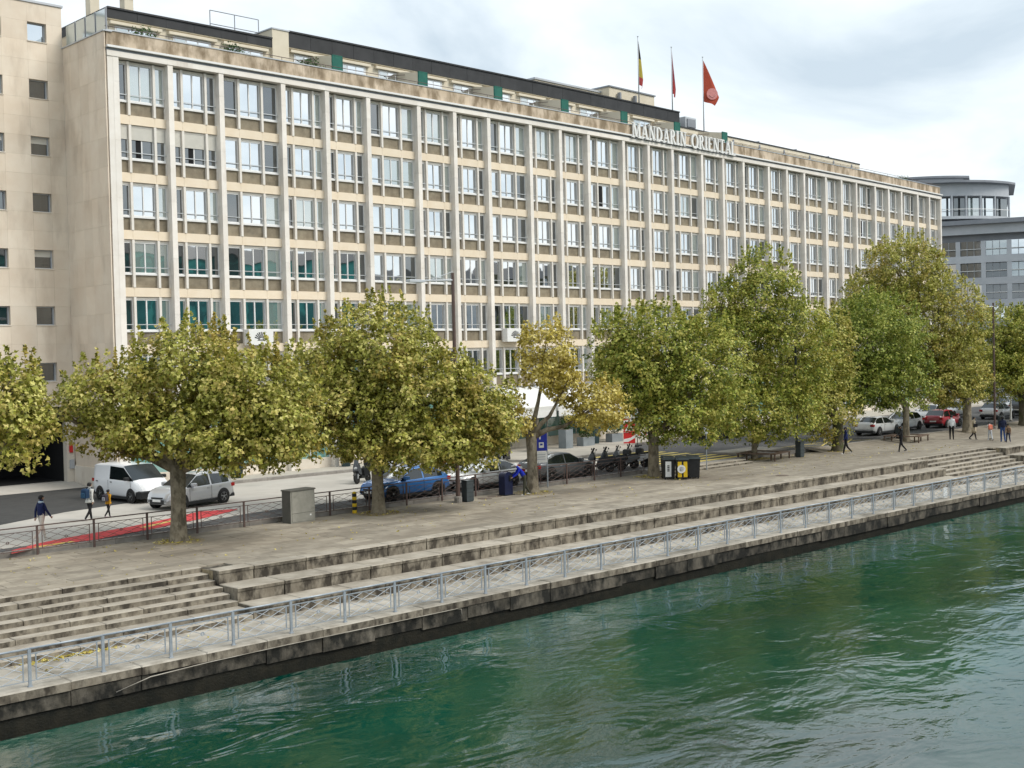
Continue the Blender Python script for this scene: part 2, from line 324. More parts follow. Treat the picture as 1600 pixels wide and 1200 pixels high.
# --- three seating tiers of stone, broken by two flights of steps
def blocks(thing, xa, xb, yf, ztop, hgt, depth, ln=1.7, cope=.12):
    x = xa
    while x < xb-.05:
        l_ = min(ln*random.uniform(.8,1.25), xb-x)
        if xb-(x+l_) < .6: l_ = xb-x
        dz = random.uniform(-.006,.004); dy = random.uniform(-.012,.012)
        mb = MB()
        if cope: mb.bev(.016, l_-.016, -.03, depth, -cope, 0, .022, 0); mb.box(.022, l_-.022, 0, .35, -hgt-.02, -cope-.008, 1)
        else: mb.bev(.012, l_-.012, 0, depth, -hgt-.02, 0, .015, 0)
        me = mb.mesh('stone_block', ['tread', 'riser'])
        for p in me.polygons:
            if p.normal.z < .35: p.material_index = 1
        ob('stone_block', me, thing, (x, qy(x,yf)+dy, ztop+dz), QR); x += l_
SA, SB, SC = 21.3, 69.5, 80.0                           # steps | tiers | steps | tiers
STEPX = [(X0, SA), (SB, SC)]; TIERX = [(SA, SB), (SC, 127)]
def core(thing_name, xa, xb, yf, z0, z1, label):
    return ob(thing_name, MB().add([(xa,qy(xa,yf),z0),(xb,qy(xb,yf),z0),(xb,qy(xb,38.5),z0),(xa,qy(xa,38.5),z0),(xa,qy(xa,yf),z1),(xb,qy(xb,yf),z1),(xb,qy(xb,38.5),z1),(xa,qy(xa,38.5),z1)],
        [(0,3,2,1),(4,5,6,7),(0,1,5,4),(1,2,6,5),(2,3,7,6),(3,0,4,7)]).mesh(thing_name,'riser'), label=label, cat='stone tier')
for i, (xa, xb) in enumerate(TIERX):
    w_ = ('between the two flights of steps', 'beyond the far flight of steps')[i]
    for (yf, zt, hg, dp), nm in zip(((36.1,0,.45,.62),(34.95,-.45,.46,1.2),(34.0,-.91,.45,.95)), ('topmost', 'middle', 'lowest')):
        c = core('stone_tier', xa+.02, xb-.02, yf+.1, zt-hg-.03, zt-.05, '%s stained stone seating tier %s' % (nm, w_))
        c['group'] = 'stone seating tiers'
        blocks(c, xa, xb, yf, zt, hg, dp)
for i, (xa, xb) in enumerate(STEPX):
    w_ = ('flight of eight worn stone steps beside the utility cabinet end of the quay', 'far flight of worn stone steps on the quay near the walkers')[i]
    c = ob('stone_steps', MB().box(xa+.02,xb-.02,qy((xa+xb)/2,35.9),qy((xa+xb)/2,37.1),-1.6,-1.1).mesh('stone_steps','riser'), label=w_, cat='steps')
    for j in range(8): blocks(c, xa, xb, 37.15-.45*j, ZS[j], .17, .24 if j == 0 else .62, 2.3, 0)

# --- promenade: paving slabs laid in long courses
pr = ob('promenade', MB().add([(X0,38.5,-.06),(130,38.5,-.06),(130,45.2,-.06),(X0,45.2,-.06)], [(0,1,2,3)]).box(X0,SA,qy(10,37.45),44.7,-1.5,-.05).box(SA,SB,qy(45,36.8),44.7,-1.5,-.055).box(SB,SC,qy(75,37.45),44.7,-1.5,-.05).box(SC,130,qy(100,36.8),44.7,-1.5,-.055).mesh('promenade','soil'), kind='structure', label='worn stone paved promenade under the plane trees')
slabs = []
LMS = {}
row_y = [36.74+i*.665 for i in range(12)]
for r, y in enumerate(row_y):
    x = X0+random.uniform(0,1.2)
    while x < 126:
        l_ = random.choice((1.2,1.5,1.8,2.1)); xs, xe = x, x+l_
        in_step = any(a-.4 < xs+l_/2 < b+.1 for a, b in STEPX)
        if not (in_step and y < 37.3): slabs.append((x, y, l_))
        x += l_
slabs.sort(key=lambda s: (s[0]-2)**2*.8+s[1]**2 if s[0] > 12 else 1e9)
def slab_mesh(l_): 
    if l_ not in LMS: LMS[l_] = MB().bev(.008, l_-.008, 0, .650, -.08, 0, .01).mesh('paving_slab','promen')
    return LMS[l_]
rest = MB()
for i, (x, y, l_) in enumerate(slabs):
    z = random.uniform(-.005,.005)
    if i < 300: ob('paving_slab', slab_mesh(l_), pr, (x, qy(x,y), z), QR)
    else: rest.bev(x+.008, x+l_-.008, qy(x,y), qy(x,y)+.650, -.08, z, .01)
o = part('paving', rest, 'promen', pr); o['kind'] = 'stuff'
# fill strip between last course and kerb
part('edge_strip', MB().add([(X0,qy(X0,44.7),-.012),(127,qy(127,44.7),-.012),(127,44.95,-.012),(X0,44.95,-.012)],[(0,1,2,3)]), 'promen', pr)

# --- kerb along the road, ramp where the promenade runs out level with it
kb = ob('kerb', MB().box(X0,130,44.84,45.05,-.2,.16).mesh('kerb','kerb'), kind='structure', label='grey kerb between promenade and road')
kme = MB().bev(.006,1.494,0,.24,-.3,.2,.02).mesh('kerb_stone','kerb')
x = X0
while x < 127:
    if not 53.9 < x+.75 < 62.4: ob('kerb_stone', kme, kb, (x, 44.8, 0))
    x += 1.5
rp_ = ob('ramp', MB().add([(71,43.4,.003),(126,43.4,.003),(126,44.95,.206),(71,44.95,.206)],[(0,1,2,3)]).mesh('ramp','promen'), kind='structure', label='paved ramp up to the road beyond the yellow crossing')
st = ob('crossing_steps', MB().box(53.9,62.4,43.9,45.05,-.2,.195).mesh('crossing_steps','kerb'), label='two low stone steps rising to the yellow crossing', cat='steps')
STEPME = MB().bev(.006,1.694,0,.55,-.14,0,.02).mesh('step_stone',['tread','riser'])
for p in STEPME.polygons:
    if p.normal.z < .35: p.material_index = 1  # side faces painted dark in place of riser shade
for j in range(2):
    x = 53.9
    while x < 62.3:
        ob('step_stone', STEPME if x == 53.9 and j == 0 else st.children[0].data, st, (x, 43.1+.5*j, .115+.11*j)); x += 1.7
# --- road surfaces and paint
ob('concrete_apron', MB().add([(18,46.0,.174),(58,46.4,.174),(58,56,.174),(46,59.2,.174),(31,59.6,.174),(28.5,55.9,.174),(24.5,54.9,.174),(15,49.9,.174)],[tuple(range(8))]).mesh('concrete_apron','conc'), kind='structure', label='pale concrete road apron in front of the hotel')
ob('parking_lane', MB().add([(14,45.05,.178),(126,45.05,.178),(126,47.4,.178),(31,47.4,.178),(29.4,47.2,.178),(23,45.5,.178),(14,45.1,.178)],[tuple(range(7))]).mesh('parking_lane','asph'), kind='structure', label='grey asphalt parking lane behind the brown fence')
ob('garage_forecourt', MB().add([(5,45.6,.182),(15,49.9,.182),(24.5,54.9,.182),(28.4,55.9,.182),(30.4,61.5,.182),(30.4,66.5,.182),(5,66.5,.182)],[tuple(range(7))]).mesh('garage_forecourt','asph_d'), kind='structure', label='dark asphalt forecourt in front of the garage')
ob('garage_ramp', MB().add([(15,65.1,.19),(30.3,64.9,.19),(30.3,66.6,.42),(15,66.6,.42)],[(0,1,2,3)]).box(15,30.3,66.6,74,-.3,.42).mesh('garage_ramp','conc'), kind='structure', label='pale concrete threshold of the garage')
mk = ob('red_cycle_marking', MB().add([(17.81,44.44,.19),(19.10,44.91,.19),(20.15,45.28,.19),(21.40,45.21,.19),(23.03,45.81,.19),(24.32,46.15,.19),(27.07,47.25,.19),(29.54,48.54,.19),(30.05,48.99,.19),(28.47,49.67,.19),(26.18,48.50,.19),(23.89,47.51,.19),(22.30,47.10,.19),(20.75,46.62,.19),(19.65,46.20,.19),(18.13,45.21,.19)],[tuple(range(16))]).mesh('red_cycle_marking','redp'), kind='structure', label='red painted strip on the road behind the fence')
for a, b in (((19.0,45.22),(20.6,45.45)),((24.2,46.85),(26.3,47.85))):
    dx, dy = b[0]-a[0], b[1]-a[1]; l_ = math.hypot(dx,dy); nx, ny = -dy/l_*.13, dx/l_*.13
    ob('yellow_dash', MB().add([(a[0]-nx,a[1]-ny,.195),(b[0]-nx,b[1]-ny,.195),(b[0]+nx,b[1]+ny,.195),(a[0]+nx,a[1]+ny,.195)],[(0,1,2,3)]).mesh('yellow_dash','yelp'), kind='structure')
cw = ob('crosswalk', MB().add([(56.5,45.1,.182),(65.5,45.1,.182),(65.5,54,.182),(58.5,54,.182)],[(0,1,2,3)]).mesh('crosswalk','asph'), kind='structure', label='yellow striped pedestrian crossing')
for j in range(8):
    y = 45.2+j*1.05; part('stripe', MB().add([(56.6+.28*j,y,.188),(64.6,y,.188),(64.6,y+.52,.188),(56.6+.28*j,y+.52,.188)],[(0,1,2,3)]), 'yelp', cw)
ob('traffic_island', MB().bev(64.8,70.2,45.6,48.3,.1,.30,.03).mesh('traffic_island','kerb'), kind='structure', label='raised pale kerbed island beside the yellow crossing')
ob('island_top', MB().box(65.05,69.95,45.85,48.05,.2,.306).mesh('island_top','conc'), kind='structure')
zz_ = ob('no_stopping_marking', MB().add([(70.4,46.9,.186),(80.5,46.9,.186),(80.5,47.02,.186),(70.4,47.02,.186)],[(0,1,2,3)]).mesh('no_stopping_marking','yelp'), kind='structure', label='yellow zigzag lines painted beside the road')
for a in range(3):
    xx = 70.4+a*3.3
    for (p, q) in (((xx,45.25),(xx+3.3,46.8)),((xx,46.8),(xx+3.3,45.25))):
        dx, dy = q[0]-p[0], q[1]-p[1]; l_ = math.hypot(dx,dy); nx, ny = -dy/l_*.06, dx/l_*.06
        part('line', MB().add([(p[0]-nx,p[1]-ny,.19+.002*a),(q[0]-nx,q[1]-ny,.19+.002*a),(q[0]+nx,q[1]+ny,.19+.002*a),(p[0]+nx,p[1]+ny,.19+.002*a)],[(0,1,2,3)]), 'yelp', zz_)
ob('yellow_parking_mark', MB().add([(20.2,53.6,.19),(21.4,54.5,.19),(21.2,54.9,.19),(19.9,54.0,.19)],[(0,1,2,3)]).mesh('yellow_parking_mark','yelp'), kind='structure')
# hotel pavement with its kerb
HP = [(30.45,59.5),(46,59.0),(47.5,56.6),(53,56.2),(55,53.4),(63,53.4),(68,57.2),(140,59.5),(140,70),(30.45,63)]
hp = ob('hotel_pavement', MB().prism(HP, .0, .33).mesh('hotel_pavement','side'), kind='structure', label='pale pavement in front of the hotel')
for (a, b) in zip(HP[:7], HP[1:8]):
    dx, dy = b[0]-a[0], b[1]-a[1]; l_ = math.hypot(dx,dy); n_ = max(1,int(l_/1.5)); an = math.atan2(dy,dx)
    if n_ > 12: n_ = 30; l_ = 45
    ks = MB().bev(.005,l_/n_-.005,-.12,.12,-.3,.02,.02).mesh('kerb_stone','kerb')
    for i in range(n_): ob('kerb_stone', ks, hp, (a[0]+math.cos(an)*l_*i/n_, a[1]+math.sin(an)*l_*i/n_, .325), an)
# manhole covers
mc = MB().lathe([(.36,-.02),(.36,.006),(.31,.010)], 20).lathe([(.27,0),(.27,.016)], 20).mesh('manhole_cover','iron')
for (x, y, z), lb in (((40.42,43.5,.004),'round iron manhole cover near the lamp post litter bin'), ((41.3,43.75,.004),'round iron manhole cover beside the navy waste box'), ((57.18,37.6,.004),'round iron manhole cover at the promenade edge'), ((47.2,60.2,.334),'round cover in the hotel pavement near the teal planter')):
    ob('manhole_cover', mc, None, (x,y,z), 0, lb, 'manhole')
# utility pipe on the quay wall
pp = [(15.2,-1.9),(16.2,-1.68),(18,-1.62),(20.6,-1.6),(26.5,-1.6),(27.4,-1.6),(27.6,-1.64),(27.62,-1.85)]
ob('wall_pipe', MB().path([(x, qy(x,31.12), z) for x, z in pp[:]], [.014]*len(pp), 8).mesh('wall_pipe','walk',True), None, (0,0,0), 0, 'thin pale pipe running along the river wall', 'pipe')

# ---------------------------------------------------------------- railing on the river edge
def lattice(mb, xa, xb, za, zb, y, r, rings=True):
    w, h = xb-xa, zb-za
    segs = [((0,0),(1,1)),((0,1),(1,0))]
    for t in (.36,.68): segs += [((t,0),(1,1-t)),((0,t),(1-t,1)),((t,1),(1,t)),((0,1-t),(1-t,0))]
    for (a, b) in segs: mb.tube((xa+a[0]*w,y,za+a[1]*h),(xa+b[0]*w,y,za+b[1]*h), r, n=5, cap=False)
    if rings:
        cxx, cz = xa+w/2, za+h/2
        P = [(cxx+.05*math.cos(i*math.pi/4), y, cz+.05*math.sin(i*math.pi/4)) for i in range(9)]
        for a, b in zip(P, P[1:]): mb.tube(a, b, r*1.5, n=5, cap=False)
XR = [11.0+2.0*i for i in range(-6, 58)]
rl = ob('river_railing', None, None, (11.0, qy(11,31.42), -1.36), 0, 'blue grey steel railing with crossed wires on the river edge', 'railing')
pst = MB().box(-.04,.04,-.025,.025,0,.99).box(-.06,.06,-.05,.05,0,.03).mesh('post','steel')
pnl = MB(); 
for xx in (.17, 1.83): pnl.box(xx-.016,xx+.016,-.011,.011,.16,.86)
pnl.box(.03,1.97,-.015,.015,.85,.88); pnl.box(.03,1.97,-.01,.01,.15,.17); lattice(pnl,.17,1.83,.17,.85,0,.0095); pnl = pnl.mesh('infill_panel','steel')
hr = MB().tube((0,0,1.0),(1.998,0,1.0),.03,n=8).mesh('handrail','steel',True)
for x in XR:
    l_ = (x-11.0, SL*(x-11), 0)
    ob('post', pst, rl, l_, QR); ob('infill_panel', pnl, rl, l_, QR); ob('handrail', hr, rl, l_, QR)
# ---------------------------------------------------------------- brown fence along the road
fx = [18.85-2.2*i for i in range(1,6)][::-1]+[18.85+2.2*i for i in range(0,17)]
fc = ob('road_fence', None, None, (18.85,44.62,0), 0, 'brown iron fence with crossed bars between promenade and road', 'fence')
fpost = MB().box(-.035,.035,-.03,.03,0,1.08).mesh('post','brown'); fp = MB()
for xx in (.18,2.02): fp.box(xx-.012,xx+.012,-.012,.012,.2,.9)
fp.box(.03,2.17,-.013,.013,.885,.91); fp.box(.03,2.17,-.013,.013,.2,.222); lattice(fp,.18,2.02,.22,.885,0,.008); fp = fp.mesh('infill_panel','brown')
fr = MB().box(0,2.2,-.03,.03,1.05,1.09).mesh('handrail','brown')
for i, x in enumerate(fx):
    if x > 54: break
    ob('post', fpost, fc, (x-18.85,0,0))
    if x+2.2 < 54.9: ob('infill_panel', fp, fc, (x-18.85,0,0)); ob('handrail', fr, fc, (x-18.85,0,0))
# ================================================================ THE HOTEL
CF = .000434
def FY(x): return 61.44+CF*(x-37.6)**2                  # the long front bends back very gently
def FA(x): return math.atan(2*CF*(x-37.6))
def fp_(x, d, z): a = FA(x); return (x-math.sin(a)*d, FY(x)+math.cos(a)*d, z)
BAYS = []; x = 31.20
for i in range(29):
    w = 4.18 if i % 3 == 2 else 3.18
    BAYS.append((x, w)); x += w
XE = x
ROWS = [20.38-3.1*k for k in range(6)]
hotel = ob('hotel_building', None, None, (31.2,61.44,.3), 0, 'long pale stone hotel with tall pilasters and rows of windows', 'building')
HO = Vector((31.2,61.44,.3))
def hob(name, me, x, d, z, parent=None, rel=None):
    p = Vector(fp_(x,d,z)); o = ob(name, me, parent or hotel, tuple(p-HO), FA(x)); return o
# solid mass behind the front
pts = [fp_(31.0+i*(XE-30.7)/24, .66, 0)[:2] for i in range(25)]
poly = [(p[0]-HO.x, p[1]-HO.y) for p in pts]+[(pts[-1][0]-HO.x, 82-HO.y), (30.6-HO.x, 82-HO.y)]
part('wall', MB().prism(poly, -.5, 23.9), 'trav', hotel)
# pilasters with their stone panels
pil = MB().box(-.295,-.015,.012,.66,0,23.02).mesh('pilaster','fin')
PH = [3.1]*7+[1.32]
pan = {h: MB().bev(-.31,0,0,.64,.006,h-.006,.0).mesh('stone_panel','fin') for h in (3.1,1.32)}
for i, xx in enumerate([b[0] for b in BAYS]+[XE]):
    if i == 0:
        continue
    pl = hob('pilaster', pil, xx, 0, .32)
    z = 0
    for h in PH: ob('stone_panel', pan[h], pl, (0,0,z)); z += h
pl = hob('pilaster', MB().box(-.62,-.015,.012,.66,0,23.02).mesh('pilaster','fin'), 31.2, 0, .32)
z = 0
for h in PH:
    ob('stone_panel', MB().box(-.33,0,0,.64,.006,h-.006).mesh('stone_panel','fin'), pl, (0,0,z)); ob('stone_panel', MB().box(-.64,-.34,.01,.64,.006,h-.006).mesh('stone_panel','fin'), pl, (0,0,z)); z += h
# window units
def unit(w, top=0.0):
    c = w-.31; s = .62 if w < 4 else 1.08; m = .14; H = 2.58+top
    fr = MB()
    xs = [0, s, s+m, c-s-m, c-s, c]
    fr.box(0,.05,.42,.60,0,H,1); fr.box(c-.05,c,.42,.60,0,H,1)
    for a in (s, c-s-m): fr.box(a,a+m,.30,.60,0,H,1)
    fr.box(.05,c-.05,.44,.60,H-.10,H,1)
    for a, b in ((.05,s),(s+m,c-s-m),(c-s,c-.05)):
        fr.box(a,b,.40,.60,.68,.78,0); fr.box(a,a+.05,.47,.56,.78,H-.1,0); fr.box(b-.05,b,.47,.56,.78,H-.1,0); fr.box(a+.05,b-.05,.47,.56,H-.17,H-.1,0); fr.box(a+.05,b-.05,.47,.56,.78,.83,0)
        fr.box(a-.02,b+.02,.36,.385,1.07,1.11,2)
    cm = (s+m+c-s-m)/2; fr.box(cm-.035,cm+.035,.48,.56,.83,H-.17,0)
    me = fr.mesh('window', ['frame','mull','bar'])
    gl = [(.10,s-.05),(s+m+.05,cm-.035),(cm+.035,c-s-m-.05),(c-s+.05,c-.10)]
    pz = [(a,b) for a, b in gl]
    sp_ = [(.05,s),(s+m,c-s-m),(c-s,c-.05)]
    return me, pz, sp_, H
def paneme(a, b, H, mat): 
    mb = MB().add([(0,0,.83),(b-a,0,.83),(b-a,0,H-.17),(0,0,H-.17)],[(0,1,2,3)]); return mb.mesh('pane', mat)
UN = {}
for w in (3.18, 4.18):
    for t in (0.0, .30): UN[(w,t)] = unit(w, t)
PC = {}; SCACHE = {}; BC = {}
for i, (bx, w) in enumerate(BAYS):
    for k, zb in enumerate(ROWS):
        t = .30 if k == 0 else 0.0
        me, pz, sp_, H = UN[(w,t)]
        wn = hob('window', me, bx, 0, zb)
        shut = (k == 1 and i in (0, 1)) 
        base = 'pane'
        # some rooms have curtains drawn or blinds; the narrow side lights are often darker glass
        def pmat(j):
            if shut: return 'pane_d'
            h = math.sin(i*12.9898+k*78.233+j*37.719)*43758.5453; h -= math.floor(h)
            if j == 3: return 'pane_g' if h < .62 else 'pane_d'
            if j == 0: return 'pane_d' if h < .5 else 'pane'
            g = math.sin(i*3.11+k*17.3)*9871.13; g -= math.floor(g)
            return 'pane_g' if g < .10 else 'pane'
        if i < 12:
            for j, (a, b) in enumerate(pz):
                key = (round(b-a,3), H, pmat(j))
                if key not in PC: PC[key] = paneme(a, b, H, key[2])
                o = ob('pane', PC[key], wn, (a,.525,0))
                o.rotation_euler = (random.uniform(-.004,.004),0,random.uniform(-.004,.004))
            for a, b in sp_:
                key = round(b-a,3)
                if key not in SCACHE: SCACHE[key] = MB().box(.006,key-.006,.50,.6,.02,.675).mesh('spandrel_panel','spandrel')
                ob('spandrel_panel', SCACHE[key], wn, (a,0,0))
        else:
            mb = MB()
            mats = ['pane','pane_g','pane_d']
            for j, (a, b) in enumerate(pz): mb.add([(a,.525,.83),(b,.525,.83),(b,.525,H-.17),(a,.525,H-.17)],[(0,1,2,3)], mats.index(pmat(j)))
            part('glazing', mb, mats, wn)
            key = ('f', w)
            if key not in SCACHE:
                mb = MB()
                for a, b in sp_: mb.box(a+.006,b-.006,.50,.6,.02,.675)
                SCACHE[key] = mb.mesh('spandrel','spandrel')
            ob('spandrel', SCACHE[key], wn)
        if shut:
            for (a, b) in sp_:
                mb = MB()
                n_ = 12 if i == 0 else 14
                for q in range(n_): mb.box(a+.02,b-.02,.43,.46,H-.12-.055*(q+1),H-.12-.055*q-.006)
                part('roller_shutter', mb, 'shutter', wn)
        if (k == 1 and i in (0,1)) or (i, k) in ((11,1),(23,1)):
            a, b = pz[1] if i != 0 else pz[1]
            part('unlit_opening', MB().box(a+.3 if shut else a, b, .50, .522, .83, H-.17 if not shut else H-.8), 'dark', wn)  # near-black slab painted as the unlit room behind an open window
        if w not in BC:
            c = w-.31; s = .62 if w < 4 else 1.08; mb = MB()
            for a, b in ((0,s+.07),(s+.07,c-s-.07),(c-s-.07,c)): mb.box(a+.004,b-.004,.34,.66,-.5,-.005)
            BC[w] = mb.mesh('band_panel','band')
        hob('band_panel', BC[w], bx, 0, zb)
# ground floor: stone plinth, shop windows
for i, (bx, w) in enumerate(BAYS):
    c = w-.31
    sw = hob('shop_window', MB().box(0,c,.36,.66,.3,.92,1).box(0,.06,.45,.6,.92,4.3).box(c-.06,c,.45,.6,.92,4.3).box(c/2-.03,c/2+.03,.47,.6,.92,4.2).box(.06,c-.06,.45,.6,4.2,4.38).box(.06,c-.06,.46,.6,3.2,3.27).mesh('shop_window',['frame','trav']), bx, 0, 0)
    part('pane', MB().add([(.06,.53,.92),(c-.06,.53,.92),(c-.06,.53,4.2),(.06,.53,4.2)],[(0,1,2,3)]), 'shop', sw)
# frieze, shadow gap, white drip moulding, stained parapet
for i, (bx, w) in enumerate(BAYS):
    xa = bx-.31 if i else bx-.66; ww = w if i else w+.35
    hob('frieze', MB().box(.004,ww+(.31 if i == 28 else 0)-.004,-.035,.68,23.34,23.63).mesh('frieze','fin'), xa, 0, 0)
    hob('shadow_gap', MB().box(0,ww+(.31 if i == 28 else 0),.03,.68,23.63,23.775).mesh('shadow_gap','gmetal_d'), xa, 0, 0)
    hob('drip_moulding', MB().box(-.01,ww+(.36 if i == 28 else .01),-.16,.68,23.775,23.885).mesh('drip_moulding','white'), xa, 0, 0)
    n_ = 2 if w < 4 else 3
    for q in range(n_): hob('parapet_stone', MB().box(.004+ww*q/n_,ww*(q+1)/n_-.004,.02,.32,23.89,24.66).mesh('parapet_stone','parapet'), xa, 0, 0)
    hob('parapet_cap', MB().box(0,ww,-.02,.36,24.66,24.72).mesh('parapet_cap','gmetal'), xa, 0, 0)
    hob('parapet_rail', MB().tube((0,.12,24.92),(ww,.12,24.92),.02,n=6).tube((.2,.12,24.7),(.2,.12,24.92),.015,n=6).mesh('parapet_rail','brown'), xa, 0, 0)
# terrace floor
tp = [fp_(30.6+i*(XE-30.4)/24, .3, 0)[:2] for i in range(25)]
part('roof_terrace', MB().prism([(p[0]-HO.x,p[1]-HO.y) for p in tp]+[(tp[-1][0]-HO.x,82-HO.y),(30.5-HO.x,82-HO.y)], 23.6, 23.95), 'gmetal', hotel)
# return wall at the corner, clad in limestone panels
ret = part('return_wall', MB().box(30.46-HO.x,31.2-HO.x,61.7-HO.y,67-HO.y,-.5,24.25), 'clad', hotel)
cols = [61.47,62.48,63.49,64.5,65.5,66.5]; zz0 = .3
rows_ = [.3+1.56*j for j in range(16)]+[24.6]
for a, b in zip(cols, cols[1:]):
    for c_, d_ in zip(rows_, rows_[1:]):
        key = ('r', round(b-a,2), round(d_-c_,2))
        if key not in SCACHE: SCACHE[key] = MB().box(0,.06,.003,key[1]-.003,.003,key[2]-.003).mesh('cladding_panel','clad')
        ob('cladding_panel', SCACHE[key], ret, (30.42-HO.x+random.uniform(-.002,.002), a-HO.y, c_-HO.z))
part('coping', MB().box(30.36-HO.x,30.86-HO.x,61.4-HO.y,66.5-HO.y,24.3,24.36), 'gmetal', ret)
part('plinth', MB().box(30.34-HO.x,30.5-HO.x,61.44-HO.y,66.5-HO.y,-.1,1.0), 'trav', ret)
# glass wind screen on the terrace corner
gs = part('glass_screen', MB().box(30.60-HO.x,30.64-HO.x,61.5-HO.y,66.4-HO.y,24.36,24.42), 'gmetal_d', hotel)
frost = glass('frosted_screen', (.42,.50,.48), .3, .12, .2); M['frost'] = frost
for q in range(4):
    y = 61.55+q*1.22; part('pane', MB().box(30.61-HO.x,30.63-HO.x,y+.05-HO.y,y+1.17-HO.y,24.42,25.55), 'frost', gs)
    part('post', MB().box(30.58-HO.x,30.66-HO.x,y-HO.y-.02,y-HO.y+.05,24.1,25.6), 'gmetal_d', gs)
# penthouse set back behind the terrace
def pent(xa, xb, z_f0, z_f1, fm, d0=2.6, step=1.5, d1=9.):
    n_ = max(1, round((xb-xa)/3.5)); w_ = (xb-xa)/n_
    for q in range(n_):
        x_ = xa+q*w_
        hob('penthouse_wall', MB().box(0,w_,d0+.15,d1,23.6,z_f0).mesh('penthouse_wall','cream'), x_, 0, 0)
        pw = hob('penthouse_window', MB().box(.5,w_-.6,d0+.10,d0+.17,24.1,z_f0-.36).mesh('penthouse_window','frame'), x_, 0, 0)
        for a in range(3):
            s_ = (w_-1.3)/3; part('pane', MB().add([(.6+a*s_,d0+.09,24.2),(.6+a*s_+s_-.08,d0+.09,24.2),(.6+a*s_+s_-.08,d0+.09,z_f0-.46),(.6+a*s_,d0+.09,z_f0-.46)],[(0,1,2,3)]), 'pane' if a else 'pane_g', pw)
        hob('awning_cassette', MB().box(.15,w_-.3,d0-.12,d0+.14,z_f0-.32,z_f0-.16).mesh('awning_cassette','cream'), x_, 0, 0)
        hob('eave', MB().box(0,w_,d0,d1,z_f0-.06,z_f0).mesh('eave','cream'), x_, 0, 0)
        m_ = max(1, round(w_/step))
        for a in range(m_): hob('fascia_panel', MB().box(a*w_/m_+.01,(a+1)*w_/m_-.01,d0-.05,d0+.4,z_f0+.002,z_f1).mesh('fascia_panel',fm), x_, 0, 0)
        hob('roof', MB().box(0,w_,d0-.12,d1,z_f1+.002,z_f1+.10).box(0,w_,d0+.02,d1,z_f0+.001,z_f1-.03).mesh('roof','fascia'), x_, 0, 0)
pent(31.9, 42.6, 26.12, 26.62, 'fascia')
pent(43.8, 84.2, 26.36, 27.25, 'fascia')
pent(84.3, 118, 25.72, 26.15, 'cream', 3.0)
hob('stair_block', MB().box(0,1.2,2.5,8,23.6,27.25).box(-.05,1.25,2.45,8,27.25,27.33,1).mesh('stair_block',['cream','gmetal']), 42.6, 0, 0)
hob('lift_house', MB().box(0,9,9,16,27,29.6).box(-.1,9.1,8.9,16.1,29.6,29.75,1).mesh('lift_house',['cream','gmetal']), 73, 0, 0)
hob('plant_room', MB().box(0,6.5,8,14,27,30.0).box(-.1,6.6,7.9,14.1,30.0,30.12,1).box(1.0,1.2,7.6,7.9,28.2,29.6,1).box(3.2,3.4,7.6,7.9,28.2,29.6,1).mesh('plant_room',['cream','gmetal_d']), 81.5, 0, 0)
hob('roof_unit', MB().bev(0,1.6,3.2,4.4,26.2,27.3,.05).box(.2,1.4,3.1,3.2,26.4,27.1,1).mesh('roof_unit',['gmetal','gmetal_d']), 86.0, 0, 0)
for xx in (97.5, 104.5, 111.2): hob('roof_hatch', MB().add([(0,3.4,26.1),(.9,3.4,26.1),(.9,4.3,26.1),(0,4.3,26.1),(0,3.4,26.25),(.9,3.4,26.55),(.9,4.3,26.55),(0,4.3,26.25)],[(0,1,2,3),(4,5,6,7),(0,1,5,4),(1,2,6,5),(2,3,7,6),(3,0,4,7)]).mesh('roof_hatch','gmetal_d'), xx, 0, 0)
for xx in (88.5, 93.0, 97.5, 102.0, 107, 112, 116): hob('downpipe', MB().box(0,.22,2.9,3.1,24.6,26.0).mesh('downpipe','gmetal_d'), xx, 0, 0)
rr = MB()
for a in range(3): rr.tube((a*1.7,4,26.6),(a*1.7,4,28.1),.03,n=6)
rr.tube((0,4,27.3),(3.4,4,27.3),.025,n=6).tube((0,4,28.1),(3.4,4,28.1),.025,n=6)
hob('roof_guard_rail', rr.mesh('roof_guard_rail','gmetal_d'), 39.2, 0, 0)
for xx in (31.9, 34.0):
    hob('chimney', MB().box(0,.55,5,5.6,26.5,28.2).box(-.1,.65,4.9,5.7,28.2,28.3,1).mesh('chimney',['cream','gmetal_d']), xx+.2, 0, 0)
# green canvas dividers between the terraces
for i in range(7):
    g = hob('terrace_divider', MB().box(-.36,.36,.5,.56,24.5,25.72).box(-.40,-.36,.49,.58,24.3,25.76).box(.36,.40,.49,.58,24.3,25.76).box(-.4,.4,.49,.58,25.72,25.77).mesh('terrace_divider','green'), 46.0+7.0*i, 0, 0)
    part('wall_fin', MB().side([(0,0)],0,0) if 0 else MB().add([(-.4,.58,24.3),(-.34,.58,24.3),(-.34,2.9,24.3),(-.4,2.9,24.3),(-.4,.58,25.7),(-.34,.58,25.7),(-.34,2.9,26.1),(-.4,2.9,26.1)],[(0,3,2,1),(4,5,6,7),(0,1,5,4),(1,2,6,5),(2,3,7,6),(3,0,4,7)]), 'cream', g); part('stay', MB().tube((-.02,1.6,25.8),(-1.8,2.9,25.6),.02,n=6), 'brown', g)
